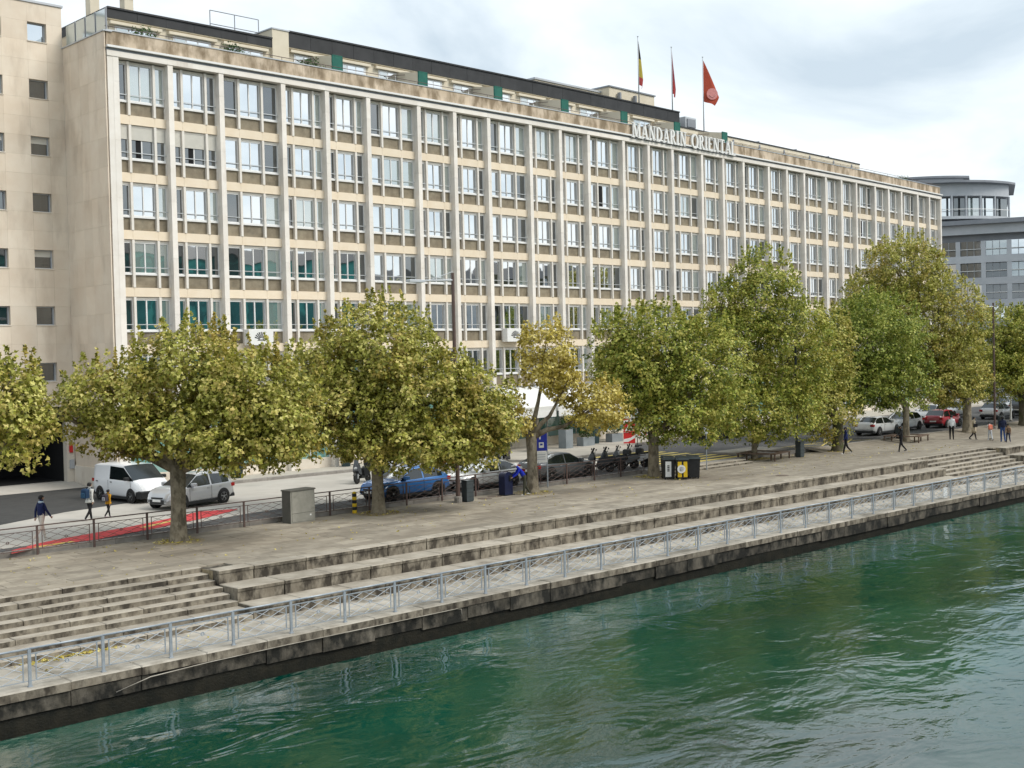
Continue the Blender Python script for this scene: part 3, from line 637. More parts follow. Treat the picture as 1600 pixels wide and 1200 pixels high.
# fan signs
for xa, lb in ((38.55,'white sign box with black fan emblem above the olive crown of the forked tree'),(59.5,'white sign box with black fan emblem beside the golden tree')):
    p = Vector(fp_(xa,-.32,7.86)); s_ = ob('fan_sign', MB().bev(0,1.65,0,.5,0,.92,.01).mesh('fan_sign','white'), None, tuple(p), FA(xa), lb, 'sign')
    for q in range(9):
        a = rad(20+q*140/8); c_, s0 = math.cos(a), math.sin(a); mb = MB(); b_ = .05
        r0, r1, wd = .12, .46, .035
        P = [(.82+c_*r0-s0*wd*.3, .30+s0*r0+c_*wd*.3), (.82+c_*r1-s0*wd, .30+s0*r1+c_*wd), (.82+c_*r1+s0*wd, .30+s0*r1-c_*wd), (.82+c_*r0+s0*wd*.3, .30+s0*r0-c_*wd*.3)]
        part('fan_blade', mb.side(P, -.012, .0), 'black', s_)
    part('fan_base', MB().side([(.55,.26),(1.09,.26),(1.02,.32),(.62,.32)], -.012, 0), 'black', s_)
# awnings over the entrance
for q, lb in enumerate(('white entrance awning behind the golden tree trunk', 'white entrance awning between the golden tree and the planters', 'white entrance awning behind the road works signs')):
    p = Vector(fp_(57.6+q*4.6,-.1,2.4)); pr_ = [(-2.4,.55),(-2.45,.9),(-1.9,1.55),(-1.0,2.05),(0,2.25),(0,.5)]
    mb = MB(); n = len(pr_)
    mb.add([(0,y,z) for y, z in pr_]+[(4.3,y,z) for y, z in pr_], [tuple(range(n)),tuple(range(2*n-1,n-1,-1))]+[(i,n+i,n+(i+1)%n,(i+1)%n) for i in range(n)])
    a_ = ob('awning', mb.mesh('awning','white'), None, tuple(p), FA(57.6), lb, 'awning')
    part('valance', MB().box(0,4.3,-2.47,-2.42,.15,.56), 'white', a_); part('top_flashing', MB().box(-.05,4.35,-.12,.02,2.25,2.34), 'gmetal_d', a_)
    for xx in (.1, 4.2): part('strut', MB().tube((xx,-2.35,.5),(xx,-.02,-.2),.03,n=6), 'gmetal_d', a_)

# ---------------------------------------------------------------- roof lettering, built stroke by stroke
def letter(ch):
    mb = MB(); T, t = .20, .085; hgt = 1.0; D0, D1 = -.10, 0
    def q(a, b, w):   # upright or slanted stroke of horizontal width w
        mb.side([(a[0]-w/2,a[1]),(a[0]+w/2,a[1]),(b[0]+w/2,b[1]),(b[0]-w/2,b[1])], D0, D1)
    def hb(x0, x1, z, w=t): mb.side([(x0,z-w/2),(x1,z-w/2),(x1,z+w/2),(x0,z+w/2)], D0-.004, D1+.004)
    def sf(x, z, w=.36): hb(x-w/2, x+w/2, z+(.025 if z < .5 else -.025), .05)
    def arc(cx_, cz, rx, rz, a0, a1, w0, w1, n=14):
        for i in range(n):
            A, B = rad(a0+(a1-a0)*i/n), rad(a0+(a1-a0)*(i+1)/n)
            def wd(a): return w1+(w0-w1)*abs(math.cos(a))
            P = [(cx_+(rx-wd(A)/2)*math.cos(A), cz+(rz-wd(A)/2)*math.sin(A)),(cx_+(rx+wd(A)/2)*math.cos(A), cz+(rz+wd(A)/2)*math.sin(A)),
                 (cx_+(rx+wd(B)/2)*math.cos(B), cz+(rz+wd(B)/2)*math.sin(B)),(cx_+(rx-wd(B)/2)*math.cos(B), cz+(rz-wd(B)/2)*math.sin(B))]
            mb.side(P, D0, D1)
    w = .7
    if ch == 'M': q((.12,0),(.16,1),t); q((.22,1),(.5,.06),T); q((.5,.06),(.78,1),t); q((.86,0),(.82,1),T); sf(.12,0); sf(.86,0); sf(.16,1); sf(.84,1); w = 1.0
    if ch == 'A': q((.1,0),(.38,1),t); q((.66,0),(.40,1),T); hb(.2,.56,.34); sf(.1,0,.28); sf(.66,0,.34); w = .78
    if ch == 'N': q((.13,0),(.13,1),t); q((.68,0),(.68,1),t); q((.17,1),(.64,0),T); sf(.13,0); sf(.15,1); sf(.68,1); w = .8
    if ch == 'D': q((.14,0),(.14,1),T); arc(.2,.5,.46,.47,-90,90,T,t); hb(.1,.22,.03); hb(.1,.22,.97); sf(.14,0,.3); sf(.14,1,.3); w = .76
    if ch == 'R': q((.14,0),(.14,1),T); arc(.24,.74,.26,.235,-90,90,T,t); hb(.14,.26,.505); hb(.14,.26,.975); q((.34,.5),(.62,0),T*.9); sf(.14,0); sf(.14,1,.3); sf(.64,0,.2); w = .72
    if ch == 'I': q((.14,0),(.14,1),T); sf(.14,0); sf(.14,1); w = .32
    if ch == 'O': arc(.42,.5,.36,.47,0,360,T,t,24); w = .86
    if ch == 'E': q((.14,0),(.14,1),T); hb(.1,.56,.03); hb(.1,.54,.97); hb(.14,.44,.52); sf(.14,0,.3); sf(.14,1,.3); mb.side([(.52,0),(.58,0),(.58,.2),(.55,.2)],D0,D1); mb.side([(.50,1),(.56,1),(.56,.8),(.53,.8)],D0,D1); w = .62
    if ch == 'T': q((.34,0),(.34,1),T); hb(.04,.64,.97); sf(.34,0); mb.side([(.03,1),(.09,1),(.06,.78),(.03,.78)],D0,D1); mb.side([(.59,1),(.65,1),(.65,.78),(.62,.78)],D0,D1); w = .68
    if ch == 'L': q((.14,0),(.14,1),T); hb(.1,.54,.03); sf(.14,0); sf(.14,1); mb.side([(.5,0),(.56,0),(.56,.24),(.53,.24)],D0,D1); w = .58
    return mb, w
TXT = 'MANDARIN ORIENTAL'; ws = [letter(c)[1] if c != ' ' else .55 for c in TXT]; sc = 14.45/(sum(ws)+.11*(len(TXT)-1))
p = Vector(fp_(74.05,-.12,23.62)); sg = ob('roof_lettering', None, None, tuple(p), 0, 'white serif lettering standing on the hotel cornice', 'sign')
xx = 0
LZ = 1.16
for c_, w_ in zip(TXT, ws):
    if c_ != ' ':
        mb = letter(c_)[0]; xw = 74.05+xx; P = Vector(fp_(xw,-.12,23.68))
        mb.v = [(v[0]*sc, v[1]*1.2, v[2]*LZ) for v in mb.v]
        o = ob('letter', mb.mesh('letter','white'), sg, tuple(P-p), FA(xw))
    xx += (w_+.11)*sc
part('mounting_rail', MB().box(0,14.4,.02,.08,.02,.07), 'gmetal_d', sg, rz=FA(81))
# flags
def flag(x, ztop, zbase, cols, label, width, fold):
    p = Vector(fp_(x,4.4,zbase)); o = ob('flag', None, None, tuple(p), 0, label, 'flag', None)
    part('pole', MB().tube((0,0,0),(0,0,ztop-zbase),.055,.035,8).lathe([(.02,0),(.07,.03),(.07,.07),(.01,.1)],8,(0,0,ztop-zbase)), 'gmetal', o, True)
    n_, k_ = 22, 6; hh = 3.7; mb = MB(); vs = []
    for i in range(n_+1):
        t = i/n_; w_ = width*t**.95*(1-2.2*max(0,t-.82))
        for j in range(k_+1):
            u = j/k_; fo = (math.sin(u*math.pi*fold+t*2)*.13+math.sin(u*9+t*5)*.05)*t
            vs.append((.05+u*w_, fo, ztop-zbase-.25-t*hh-.35*u*t))
    fs = []; ms = []
    for i in range(n_):
        for j in range(k_):
            fs.append((i*(k_+1)+j, i*(k_+1)+j+1, (i+1)*(k_+1)+j+1, (i+1)*(k_+1)+j)); t = (i+.5)/n_
            ms.append(min(int(t*len(cols)), len(cols)-1))
    mb.v = vs; mb.f = fs; mb.m = ms
    fo = part('cloth', mb, cols, o, True)
    return o, fo
blk = cloth(.03,.028,.025); ylw = cloth(.42,.34,.06); rdd = cloth(.36,.05,.05); mar = cloth(.27,.05,.07); vrm = cloth(.50,.09,.05)
flag(81.0, 33.5, 27.6, [blk,blk,ylw,ylw,rdd], 'furled black yellow and red flag on a roof pole', .85, 2.0)
flag(85.8, 33.4, 27.3, [mar,mar,rdd], 'furled dark red flag on the middle roof pole', .6, 2.5)
o_, fo = flag(90.6, 33.3, 26.0, [vrm], 'loose vermilion flag with a pale round emblem on a roof pole', 1.75, 1.6)
# the emblem on the flag: a pale disc sewn on both faces
pk = cloth(.72,.30,.28); 
for s_ in (-1,1): part('emblem', MB().lathe([(.52,0),(.52,.012)],20,(.78,s_*.2,4.0),axis='y'), pk, o_)
for k_ in range(6):
    a = rad(200+k_*28); part('emblem_mark', MB().tube((.78+.26*math.cos(a),-.225,4.0+.26*math.sin(a)),(.78+.26*math.cos(a+.4),-.225,4.0+.26*math.sin(a+.4)),.03,n=5), cloth(.80,.45,.42), o_)
o_.rotation_euler = (0,0,rad(-36))

# ================================================================ LIMESTONE BLOCK ON THE LEFT
lb = ob('limestone_block', None, None, (18,66.5,.2), 0, 'peach limestone side block with small square windows and garage mouth', 'building'); LO = Vector((18,66.5,.2))
XW = [29.0, 26.5, 24.0, 21.5]                      # window centres
zt = [25.82-3.118*k for k in range(7)]
xs = [30.42]
for c_ in XW: xs += [c_+.53, c_-.53]
xs += [19.8, 18.0]
xs = sorted(xs)
zs = sorted(set([26.87, 4.65]+[round(z,3) for z in zt]+[round(z-1.05,3) for z in zt]+[round(z-2.08,3) for z in zt if z-2.08 > 5]))
bk = part('wall', MB().box(18-LO.x,30.41-LO.x,.30,14,4.6-LO.z,26.8-LO.z), 'clad', lb)
part('pier', MB().box(29.95-LO.x,30.41-LO.x,.05,.5,-.3,4.65-LO.z), 'trav', lb)
for a, b in zip(xs, xs[1:]):
    for c_, d_ in zip(zs, zs[1:]):
        xm, zm = (a+b)/2, (c_+d_)/2
        if any(abs(xm-q) < .5 for q in XW) and any(z-1.05 < zm < z for z in zt): continue
        mb = MB().box(.002,b-a-.002,0,.298,.002,d_-c_-.002); ob('cladding_panel', mb.mesh('cladding_panel','clad'), lb, (a-LO.x, random.uniform(-.002,.002), c_-LO.z))
n_ = 0
for c_ in XW:
    for z in zt:
        w_ = part('window', MB().box(-.53,.53,.20,.299,-.06,0,0).box(-.53,-.46,.20,.299,-1.0,-.06).box(.46,.53,.20,.299,-1.0,-.06).box(-.525,.525,.19,.299,-1.05,-.98,0).box(-.56,.56,-.04,.20,-1.08,-1.03,1), ['gmetal','trav'], lb, loc=(c_-LO.x,0,z-LO.z))
        n_ += 1
        part('pane', MB().add([(-.46,.27,-1.0),(.46,.27,-1.0),(.46,.27,-.05),(-.46,.27,-.05)],[(0,1,2,3)]), 'pane' if z > 25 else 'pane_d', w_)
        if n_ in (3, 10, 5): part('blind', MB().box(-.46,.46,.24,.26,-.38,-.05), 'shutter', w_)
part('parapet_cap', MB().box(18-LO.x,30.5-LO.x,-.06,.5,26.68,26.8), 'gmetal', lb)
part('garage_mouth', MB().box(18-LO.x,29.95-LO.x,5.5,5.7,-.3,4.6).box(18-LO.x,29.95-LO.x,.1,7.5,3.6,4.44).box(17.9-LO.x,18-LO.x,.1,7.5,-.3,4.5).box(29.95-LO.x,30.05-LO.x,.5,7.5,-.3,4.5).box(18-LO.x,29.95-LO.x,.9,7.5,-.2,.24), 'dark', lb)  # garage surfaces painted near-black in place of shade inside
part('red_plate', MB().box(30.08-LO.x,30.28-LO.x,-.03,.02,1.85,2.35), 'red', lb)
part('letter_box', MB().bev(30.08-LO.x,30.32-LO.x,-.08,.02,.95,1.45,.01), 'gmetal', lb)

# ================================================================ CURVED GREY BLOCK AT THE FAR END
gb = ob('curved_grey_building', None, None, (165,75,.2), 0, 'grey metal clad apartment block with curved tiers and balconies', 'building')
UA = math.atan2(-(70.1-79.8), -(165.8-161.4))           # along its front
ang0 = math.atan2(75, 165)
ru = Vector((math.sin(ang0), -math.cos(ang0), 0)); rv = Vector((math.cos(ang0), math.sin(ang0), 0))
def gp(u, v, z): q = ru*u+rv*v; return (q.x, q.y, z-.2)
def low(u): return .0045*(u-4)**2                       # gentle bow of the lower front
def upp(u): return 3.0+14-math.sqrt(max(.5, 14**2-min(13.9,abs(u+9))**2))
def ring(fn, ua, ub, z0, z1, back, mat, name, n=20, out=0.0):
    us = [ua+(ub-ua)*i/n for i in range(n+1)]; mb = MB()
    P = [(u, fn(u)-out) for u in us]+[(ub,back),(ua,back)]
    vs = [gp(u,v,z0) for u, v in P]+[gp(u,v,z1) for u, v in P]; k_ = len(P)
    mb.add(vs, [tuple(range(k_)), tuple(range(2*k_-1,k_-1,-1))]+[(i,(i+1)%k_,k_+(i+1)%k_,k_+i) for i in range(k_)])
    return part(name, mb, mat, gb)
ring(low,-14,22,-.3,22.6,24,'gmetal_d','wall',out=-1.0)
ring(low,-14,22,23.3,23.9,25,'gmetal_d','roof',out=1.2); ring(low,-14,22,22.0,23.3,24,'gmetal','roof_band',out=.25)
FL = 3.02
for k in range(7):
    zf = 22.0-FL*(k+1)
    ring(low,-14,22,zf-.95,zf+.02,24,'gmetal','floor_band',out=.1)
    for j in range(11):
        u0 = -13.6+j*3.3
        mb = MB(); vs = []
        for u in (u0-.3, u0+.3):
            for v in (low(u)-.08, low(u)+.9):
                for z in (zf, zf+FL-.95): vs.append(gp(u,v,z))
        mb.add(vs, [(0,1,3,2),(4,6,7,5),(0,4,5,1),(2,3,7,6),(1,5,7,3),(0,2,6,4)]); part('pier', mb, 'gmetal', gb)
        if j < 10:
            a, b = u0+.3, u0+3.0
            pmx = ('pane_g','pane_d','pane_d','pane')[(j*3+k*5) % 4]
            wn = part('window', MB().add([gp(a,low(a)+.75,zf),gp(b,low(b)+.75,zf),gp(b,low(b)+.75,zf+.1),gp(a,low(a)+.75,zf+.1)],[(0,1,2,3)]), 'gmetal_d', gb)
            part('pane', MB().add([gp(a,low(a)+.8,zf),gp(b,low(b)+.8,zf),gp(b,low(b)+.8,zf+2.1),gp(a,low(a)+.8,zf+2.1)],[(0,1,2,3)]), pmx, wn)
            for t in (.33,.66): c_ = a+(b-a)*t; part('mullion', MB().tube(gp(c_,low(c_)+.74,zf),gp(c_,low(c_)+.74,zf+2.07),.045,n=4), 'gmetal', wn)
            part('balustrade', MB().add([gp(a,low(a)+.05,zf),gp(b,low(b)+.05,zf),gp(b,low(b)+.05,zf+.9),gp(a,low(a)+.05,zf+.9)],[(0,1,2,3)]), 'pgl', gb) if 'pgl' in M else None
            part('balcony_rail', MB().tube(gp(a,low(a)+.02,zf+.95),gp(b,low(b)+.02,zf+.95),.05,n=5), 'white', gb)
UB = 3.1
ring(upp,-16,UB-.4,23,29.5,24,'gmetal_d','upper_wall',out=-1.6)
ring(upp,-16,UB,27.9,29.65,24,'gmetal','upper_band',out=0); ring(upp,-16,UB+.9,29.65,29.95,24,'gmetal_d','upper_roof',out=1.4)
ring(upp,-16,UB,24.6,25.0,24,'gmetal','balcony_slab',out=.5)
ring(lambda u: upp(u+2)+4,-16,-3.0,29.8,31.0,24,'gmetal','roof_house'); ring(lambda u: upp(u+2)+3.4,-16,-2.2,31.0,31.3,24,'gmetal_d','roof_house_roof')
for j in range(9):
    u = -10.2+j*1.9
    if u > UB: break
    part('column', MB().tube(gp(u,upp(u)+.1,25.0),gp(u,upp(u)+.1,27.95),.16,n=8), 'gmetal', gb)
    if u+1.9 < UB+.4:
        a, b = u+.25, u+1.65
        part('upper_window', MB().add([gp(a,upp(a)+1.5,25.0),gp(b,upp(b)+1.5,25.0),gp(b,upp(b)+1.5,27.7),gp(a,upp(a)+1.5,27.7)],[(0,1,2,3)]), ('pane_d','pane_g','pane')[j%3], gb)
        part('balustrade', MB().tube(gp(u,upp(u)-.05,26.0),gp(u+1.9,upp(u+1.9)-.05,26.0),.045,n=5), 'white', gb)
        part('clerestory_window', MB().add([gp(a,upp(a)+1.52,23.6),gp(b-.5,upp(b-.5)+1.52,23.6),gp(b-.5,upp(b-.5)+1.52,24.5),gp(a,upp(a)+1.52,24.5)],[(0,1,2,3)]), ('pane_g','pane')[j%2], gb)

# ================================================================ OPPOSITE BANK, seen only mirrored in the windows and the water
M['tealwall'] = pm('teal_cladding', (.05,.26,.235), (.07,.34,.30), .12, .6, c3=(.02,.10,.10), s3=.2, thr3=(.5,.6)); M['tealbay'] = pm('dark_teal_bay', (.012,.10,.095), (.03,.18,.17), .3, .4)
def opp(xa, xb, y, h, mat, win, label):
    o = ob('riverside_block', None, None, ((xa+xb)/2,y,.1), 0, label, 'building'); w = xb-xa
    part('wall', MB().box(-w/2,w/2,-16,0,0,h), mat, o)
    part('roof', MB().add([(-w/2,.4,h),(w/2,.4,h),(w/2,-16,h),(-w/2,-16,h),(-w/2+3,-5,h+3.2),(w/2-3,-5,h+3.2),(w/2-3,-11,h+3.2),(-w/2+3,-11,h+3.2)],[(4,5,6,7),(0,1,5,4),(1,2,6,5),(2,3,7,6),(3,0,4,7)]), 'fascia', o)
    n_ = int(w/4); 
    for q in range(n_):
        part('window_bay', MB().box(-w/2+q*w/n_+.7,-w/2+(q+1)*w/n_-.7,.0,.12,1.2,h-1.2), win, o)
for a, b, h, mt, wn_, lbl in ((70,150,24.5,'tealwall','tealbay','teal glass office block across the river mirrored in hotel panes'),(153,190,21.0,'grey_d','pane_d','dark stone block across the river next to the teal offices'),(193,230,24.0,'bark_d','pane_d','brown gabled block across the river in the middle of the row'),(233,290,20.0,'grey_d','pane_g','low grey block across the river after the brown one'),(293,400,22,'teal','pane_d','long dark block across the river at the lake end')):
    opp(a, b, -64, h, mt, wn_, lbl)
hv = [(-300,-420,0)]+[(-300+60*i,-420,44+14*math.sin(i*.9)+8*math.sin(i*2.3+1)+(22 if 8 < i < 14 else 0)) for i in range(20)]+[(840,-420,0)]
ob('wooded_hills', MB().add([(p[0],p[1],p[2]) for p in hv]+[(p[0],p[1]-120,p[2]*.4) for p in hv], [tuple(range(len(hv))), tuple(range(2*len(hv)-1,len(hv)-1,-1))]+[(i,i+1,len(hv)+i+1,len(hv)+i) for i in range(len(hv)-1)]).mesh('wooded_hills', pm('hill_forest',(.04,.055,.05),(.06,.075,.07),.05,.9)), kind='structure')
# ================================================================ TREES
TREES=[
 (13.90,43.30,0.28,[(1.72,-1.64,5.36,2.13,1.70),(2.59,-2.45,6.07,0.89,0.89),(2.76,-2.68,4.47,0.81,0.96),(0.93,-0.89,4.53,1.92,1.28)]),
 (23.83,43.20,0.31,[(0.35,-0.26,6.50,2.12,1.62),(-1.55,1.57,5.57,1.79,1.24),(-2.95,2.90,4.87,1.05,0.80),(1.84,-1.74,5.78,2.19,1.44),(2.79,-2.69,4.93,1.79,1.69),(0.10,-0.09,4.39,2.61,1.05),(1.69,-1.65,3.84,2.12,1.05),(-1.33,1.30,4.19,1.49,0.80),(2.66,-2.61,3.69,1.54,0.90)]),
 (33.85,43.43,0.29,[(0.14,-0.03,6.94,2.52,2.23),(-0.56,0.57,4.67,2.43,2.00),(1.50,-1.43,4.89,2.52,2.23),(-1.33,1.37,6.13,1.57,1.72),(3.02,-2.93,4.41,1.78,1.78),(1.03,-1.03,3.19,3.01,1.20),(-1.81,1.77,4.14,1.29,1.43),(2.77,-2.73,3.13,1.66,1.09)]),
 (43.52,43.27,0.28,[(0.59,-0.49,6.64,1.35,1.60),(2.18,-2.13,4.11,1.41,1.09),(-0.71,0.67,3.56,1.03,0.83),(1.18,-1.12,5.11,0.83,0.77)]),
 (52.87,43.09,0.31,[(0.10,-0.01,6.56,2.76,2.66),(-0.70,0.73,5.46,1.98,1.70),(1.97,-1.87,5.62,2.41,2.84),(1.05,-1.05,3.16,2.62,1.35),(-1.36,1.43,6.97,1.28,1.77)]),
 (64.88,44.70,0.18,[(0.58,-0.36,9.98,2.10,2.91),(-0.70,0.77,6.38,2.10,2.91),(1.76,-1.63,6.50,2.51,3.23),(0.34,-0.37,2.91,3.44,1.70),(-1.18,1.33,9.23,1.21,1.62)]),
 (72.40,43.25,0.38,[(-0.46,0.52,6.21,1.79,3.20),(-0.73,0.67,2.80,1.96,1.92),(-1.58,1.56,4.54,1.92,2.34)]),
 (82.00,43.40,0.24,[(-1.37,1.45,7.21,3.23,3.23),(-0.31,0.32,4.44,2.31,2.22),(-2.57,2.58,6.09,1.94,3.46),(-2.07,2.03,4.13,2.68,1.85)]),
 (92.12,43.60,0.36,[(-2.95,3.17,12.41,2.90,2.80),(-1.82,1.94,8.87,3.80,3.30),(-0.69,0.72,5.33,2.50,2.75),(-4.75,4.84,9.97,2.20,2.70),(-1.10,1.06,3.75,2.70,1.60)]),
 (102.00,43.40,0.36,[(-1.37,1.43,6.73,2.67,2.78),(-1.47,1.43,4.06,3.00,1.93),(0.16,-0.06,6.95,2.35,2.46),(0.65,-0.62,4.26,2.67,1.93)]),
 (112.00,43.40,0.34,[(-1.24,1.30,6.60,2.86,2.86),(-0.52,0.50,3.72,2.86,2.29),(-2.94,2.89,4.66,2.57,2.17)]),
]
def leaf_mesh(name, P, Nn, size, mat):
    # one folded five-sided leaf per point
    n = len(P); t = RN.normal(size=(n,3)); t -= Nn*np.sum(t*Nn,1)[:,None]; t /= np.linalg.norm(t,axis=1)[:,None]; b = np.cross(Nn,t)
    s = size[:,None]
    up = Nn*s*.14; sk = RN.uniform(.8,1.2,(n,1))
    # stalk end, then three pointed lobes with notches between them
    vs = np.stack([P-t*s*.45, P+b*s*.52*sk-t*s*.10+up, P+b*s*.20+t*s*.12, P+t*s*.62, P-b*s*.20+t*s*.12, P-b*s*.52-t*s*.10*sk+up], 1).reshape(-1,3)
    me = bpy.data.meshes.new(name); me.vertices.add(6*n); me.vertices.foreach_set('co', vs.astype(np.float32).ravel())
    k = np.arange(n)*6; tri = np.stack([k,k+1,k+2, k,k+2,k+4, k+2,k+3,k+4, k,k+4,k+5],1).reshape(-1)
    me.loops.add(12*n); me.loops.foreach_set('vertex_index', tri.astype(np.int32)); me.polygons.add(4*n)
    me.polygons.foreach_set('loop_start', np.arange(0,12*n,3,dtype=np.int32)); me.update(calc_edges=True); me.materials.append(mat); return me
def unit_vecs(n):
    v = RN.normal(size=(n,3)); return v/np.linalg.norm(v,axis=1)[:,None]
FWD = np.array([.698,.7155,0]); RGT = np.array([.7155,-.698,0])
def crown(blobs, dens, lsize, shoots=16):
    P = []; NN = []
    vol = sum(b[3]*b[3]*b[4] for b in blobs)
    for (dx,dy,z,rx,rz) in blobs:
        c = np.array([dx,dy,z]); nc = max(14, int(44*(rx*rx*rz)**.67)); dirs = unit_vecs(nc); rr = RN.uniform(.22,1.38,nc)**.5
        cc = c+dirs*rr[:,None]*np.array([rx*.96,rx*.96,rz*.95]); cr = RN.uniform(.22,.54,nc)*min(1.0,.55+rx*.25)*np.where(rr>1.0,.72,1.0)
        for q in range(nc):
            m = int(dens*cr[q]**2*RN.uniform(.5,1.25)); u = unit_vecs(m); r = RN.uniform(.2,1,m)**.5
            pts = cc[q]+u*(r*cr[q])[:,None]*np.array([1.1,1.1,.8]); P.append(pts)
            NN.append(u*.6+dirs[q]*.5+np.array([0,0,.55])+RN.normal(size=(m,3))*.45)
        # upright shoots on top
        for q in range(int(shoots*rx)):
            a = RN.uniform(0,2*math.pi); rad_ = math.sqrt(RN.uniform(0,1))*rx*.95; x = c[0]+math.cos(a)*rad_; y = c[1]+math.sin(a)*rad_
            zt_ = c[2]+rz*math.sqrt(max(0,1-(rad_/rx)**2)); ln = RN.uniform(.25,1.0)*min(1,.4+rz*.5); m = int(30*ln/.6)
            tt = RN.uniform(-.3,1,m); lean = RN.normal(size=2)*.16
            pts = np.stack([x+lean[0]*tt+RN.normal(size=m)*.10*(1.1-tt), y+lean[1]*tt+RN.normal(size=m)*.10*(1.1-tt), zt_+tt*ln],1); P.append(pts); NN.append(RN.normal(size=(m,3))*.7+np.array([0,0,.5]))
    P = np.concatenate(P); NN = np.concatenate(NN); NN /= np.linalg.norm(NN,axis=1)[:,None]+1e-9
    return P, NN, RN.uniform(.7,1.25,len(P))*lsize
TL = [('olive','plane tree with ragged olive crown in front of the garage mouth',75),('olive','wide forked plane tree with olive yellow crown by the silver car',90),('olive','broad plane tree with dense olive crown beside the blue car',90),
      ('gold','small pollarded plane tree with golden leaves by the parking sign',100),('mid','round plane tree with light green crown behind the waste containers',85),('mid','slender plane tree with tall olive crown growing inside a bench',80),
      ('olive','thick dark trunked plane tree beside the walker in blue',75),('green','plane tree with fresh green crown above the dark dressed walker',80),('olive','tallest plane tree with ochre crown behind the red car',80),
      ('mid','plane tree with yellow green crown beyond the red car',70),('mid','plane tree at the far end of the promenade row',60)]
for (bx,by,tr,bl),(lm,lbl,dens),idx in zip(TREES, TL, range(99)):
    t = ob('plane_tree', None, None, (bx,by,0), 0, lbl, 'tree', 'plane trees along the promenade')
    bk_ = 'bark_d' if idx in (6,9) else 'bark'
    mb = MB(); zl = min(b[2]-b[4] for b in bl); zf = max(2.2, min(3.0, zl+.6))
    zz_ = [-.06,.06,.3,.9,1.7,zf]; rs = [tr*1.45,tr*1.25,tr*1.08,tr*.95,tr*.9,tr*1.0]
    lean = (random.uniform(-.12,.12), random.uniform(-.1,.1))
    pts = [(lean[0]*z/zf+random.uniform(-.015,.015), lean[1]*z/zf, z) for z in zz_]; mb.path(pts, rs, 14)
    top = Vector(pts[-1])
    for (dx,dy,z,rx,rz) in bl:
        e = Vector((dx,dy,z)); mid_ = top.lerp(e,.5)+Vector((random.uniform(-.2,.2),random.uniform(-.2,.2),-.25*(e-top).length*.3))
        mb.path([top-Vector((0,0,.25)), top.lerp(mid_,.5), mid_, e], [tr*.62,tr*.46,tr*.33,tr*.14], 8)
        for q in range(5):
            v = Vector(unit_vecs(1)[0]); v.z = abs(v.z)*.8; f_ = e+Vector((v.x*rx*.8,v.y*rx*.8,v.z*rz*.9)); mb.path([mid_.lerp(e,.6), e.lerp(f_,.5)+Vector((0,0,.1)), f_], [tr*.16,tr*.10,.015], 6)
    part('trunk', mb, bk_, t, True)
    P, NN, sz = crown([(a*1.06,b_*1.06,c_,d_*1.12,e_*1.06) for a,b_,c_,d_,e_ in bl], dens*3.3, .158)
    if idx == 1: print('leaves', len(P))
    ob('crown', leaf_mesh('crown', P, NN, sz, LEAF[lm]), t)
    if idx < 7 and idx > 0:
        P = np.stack([RN.uniform(-1,1,90)*.9, RN.uniform(-1,1,90)*.75, np.full(90,.025)],1); o = ob('leaf_litter', leaf_mesh('leaf_litter', P, np.tile([0,0,1.],(90,1))+RN.normal(size=(90,3))*.25, RN.uniform(.08,.16,90), LEAF['gold']), t)
        part('tree_pit', MB().lathe([(1.0,-.02),(.98,.012),(.9,.018)], 18), 'soil', t)
# fallen leaves on the promenade and steps
n = 600; X = RN.uniform(16,80,n); Y = RN.uniform(37.8,44.4,n); P = np.stack([X,Y+SL*(X-20)*.3,np.full(n,.014)],1)
m_ = 260; X = np.concatenate([RN.normal(15.2,.7,m_), RN.uniform(12,60,120)]); Y = np.concatenate([RN.normal(33.85,.10,m_), RN.uniform(31.9,33.8,120)])
P = np.concatenate([P, np.stack([X, Y+SL*(X-20), np.full(len(X),-1.33)],1)])
ob('fallen_leaves', leaf_mesh('fallen_leaves', P, np.tile([0,0,1.],(len(P),1))+RN.normal(size=(len(P),3))*.3, RN.uniform(.05,.12,len(P)), LEAF['gold']), kind='stuff', label='brown fallen leaves scattered over promenade and walkway')

# shrubs in planters and on the roof
def shrub(parent, r, h, z, n=260, mat='shrub', name='shrub'):
    u = unit_vecs(n); rr = RN.uniform(.3,1,n)**.4; P = u*rr[:,None]*np.array([r,r,h/2])*(1+.2*RN.normal(size=(n,1)))+np.array([0,0,z+h/2]); P[:,2] = np.maximum(P[:,2], z-.05)
    NN = u+RN.normal(size=(n,3))*.5; NN /= np.linalg.norm(NN,axis=1)[:,None]
    return ob(name, leaf_mesh(name, P, NN, RN.uniform(.08,.15,n), LEAF[mat]), parent)
def planter(x, y, z, kind, label, plant=(.4,.7)):
    o = ob('planter', None, None, (x,y,z), 0, label, 'planter')
    if kind == 'round': part('pot', MB().lathe([(.27,0),(.42,1.15),(.45,1.15),(.45,1.22),(.40,1.22),(.38,1.12),(.05,1.10)],20), 'teal', o, True); zt_ = 1.12
    elif kind == 'tall': part('pot', MB().bev(-.36,.36,-.36,.36,0,1.3,.02).box(-.31,.31,-.31,.31,1.2,1.305,1), ['pgrey','soil'], o); zt_ = 1.3
    elif kind == 'taper': part('pot', MB().lathe([(.26,0),(.40,1.25),(.36,1.25),(.05,1.2)],4), 'teal', o); zt_ = 1.2
    else: part('pot', MB().bev(-.6,.6,-.32,.32,0,.62,.02).box(-.55,.55,-.27,.27,.55,.63,1), ['pgrey','soil'], o); zt_ = .6
    shrub(o, plant[0], plant[1], zt_-.05, 420)
    return o
planter(45.1,61.0,.33,'round','tapered teal planter standing by the hotel shop window',(.5,.8))
planter(37.2,60.6,.33,'round','tapered teal planter behind the silver car',(.5,.8))
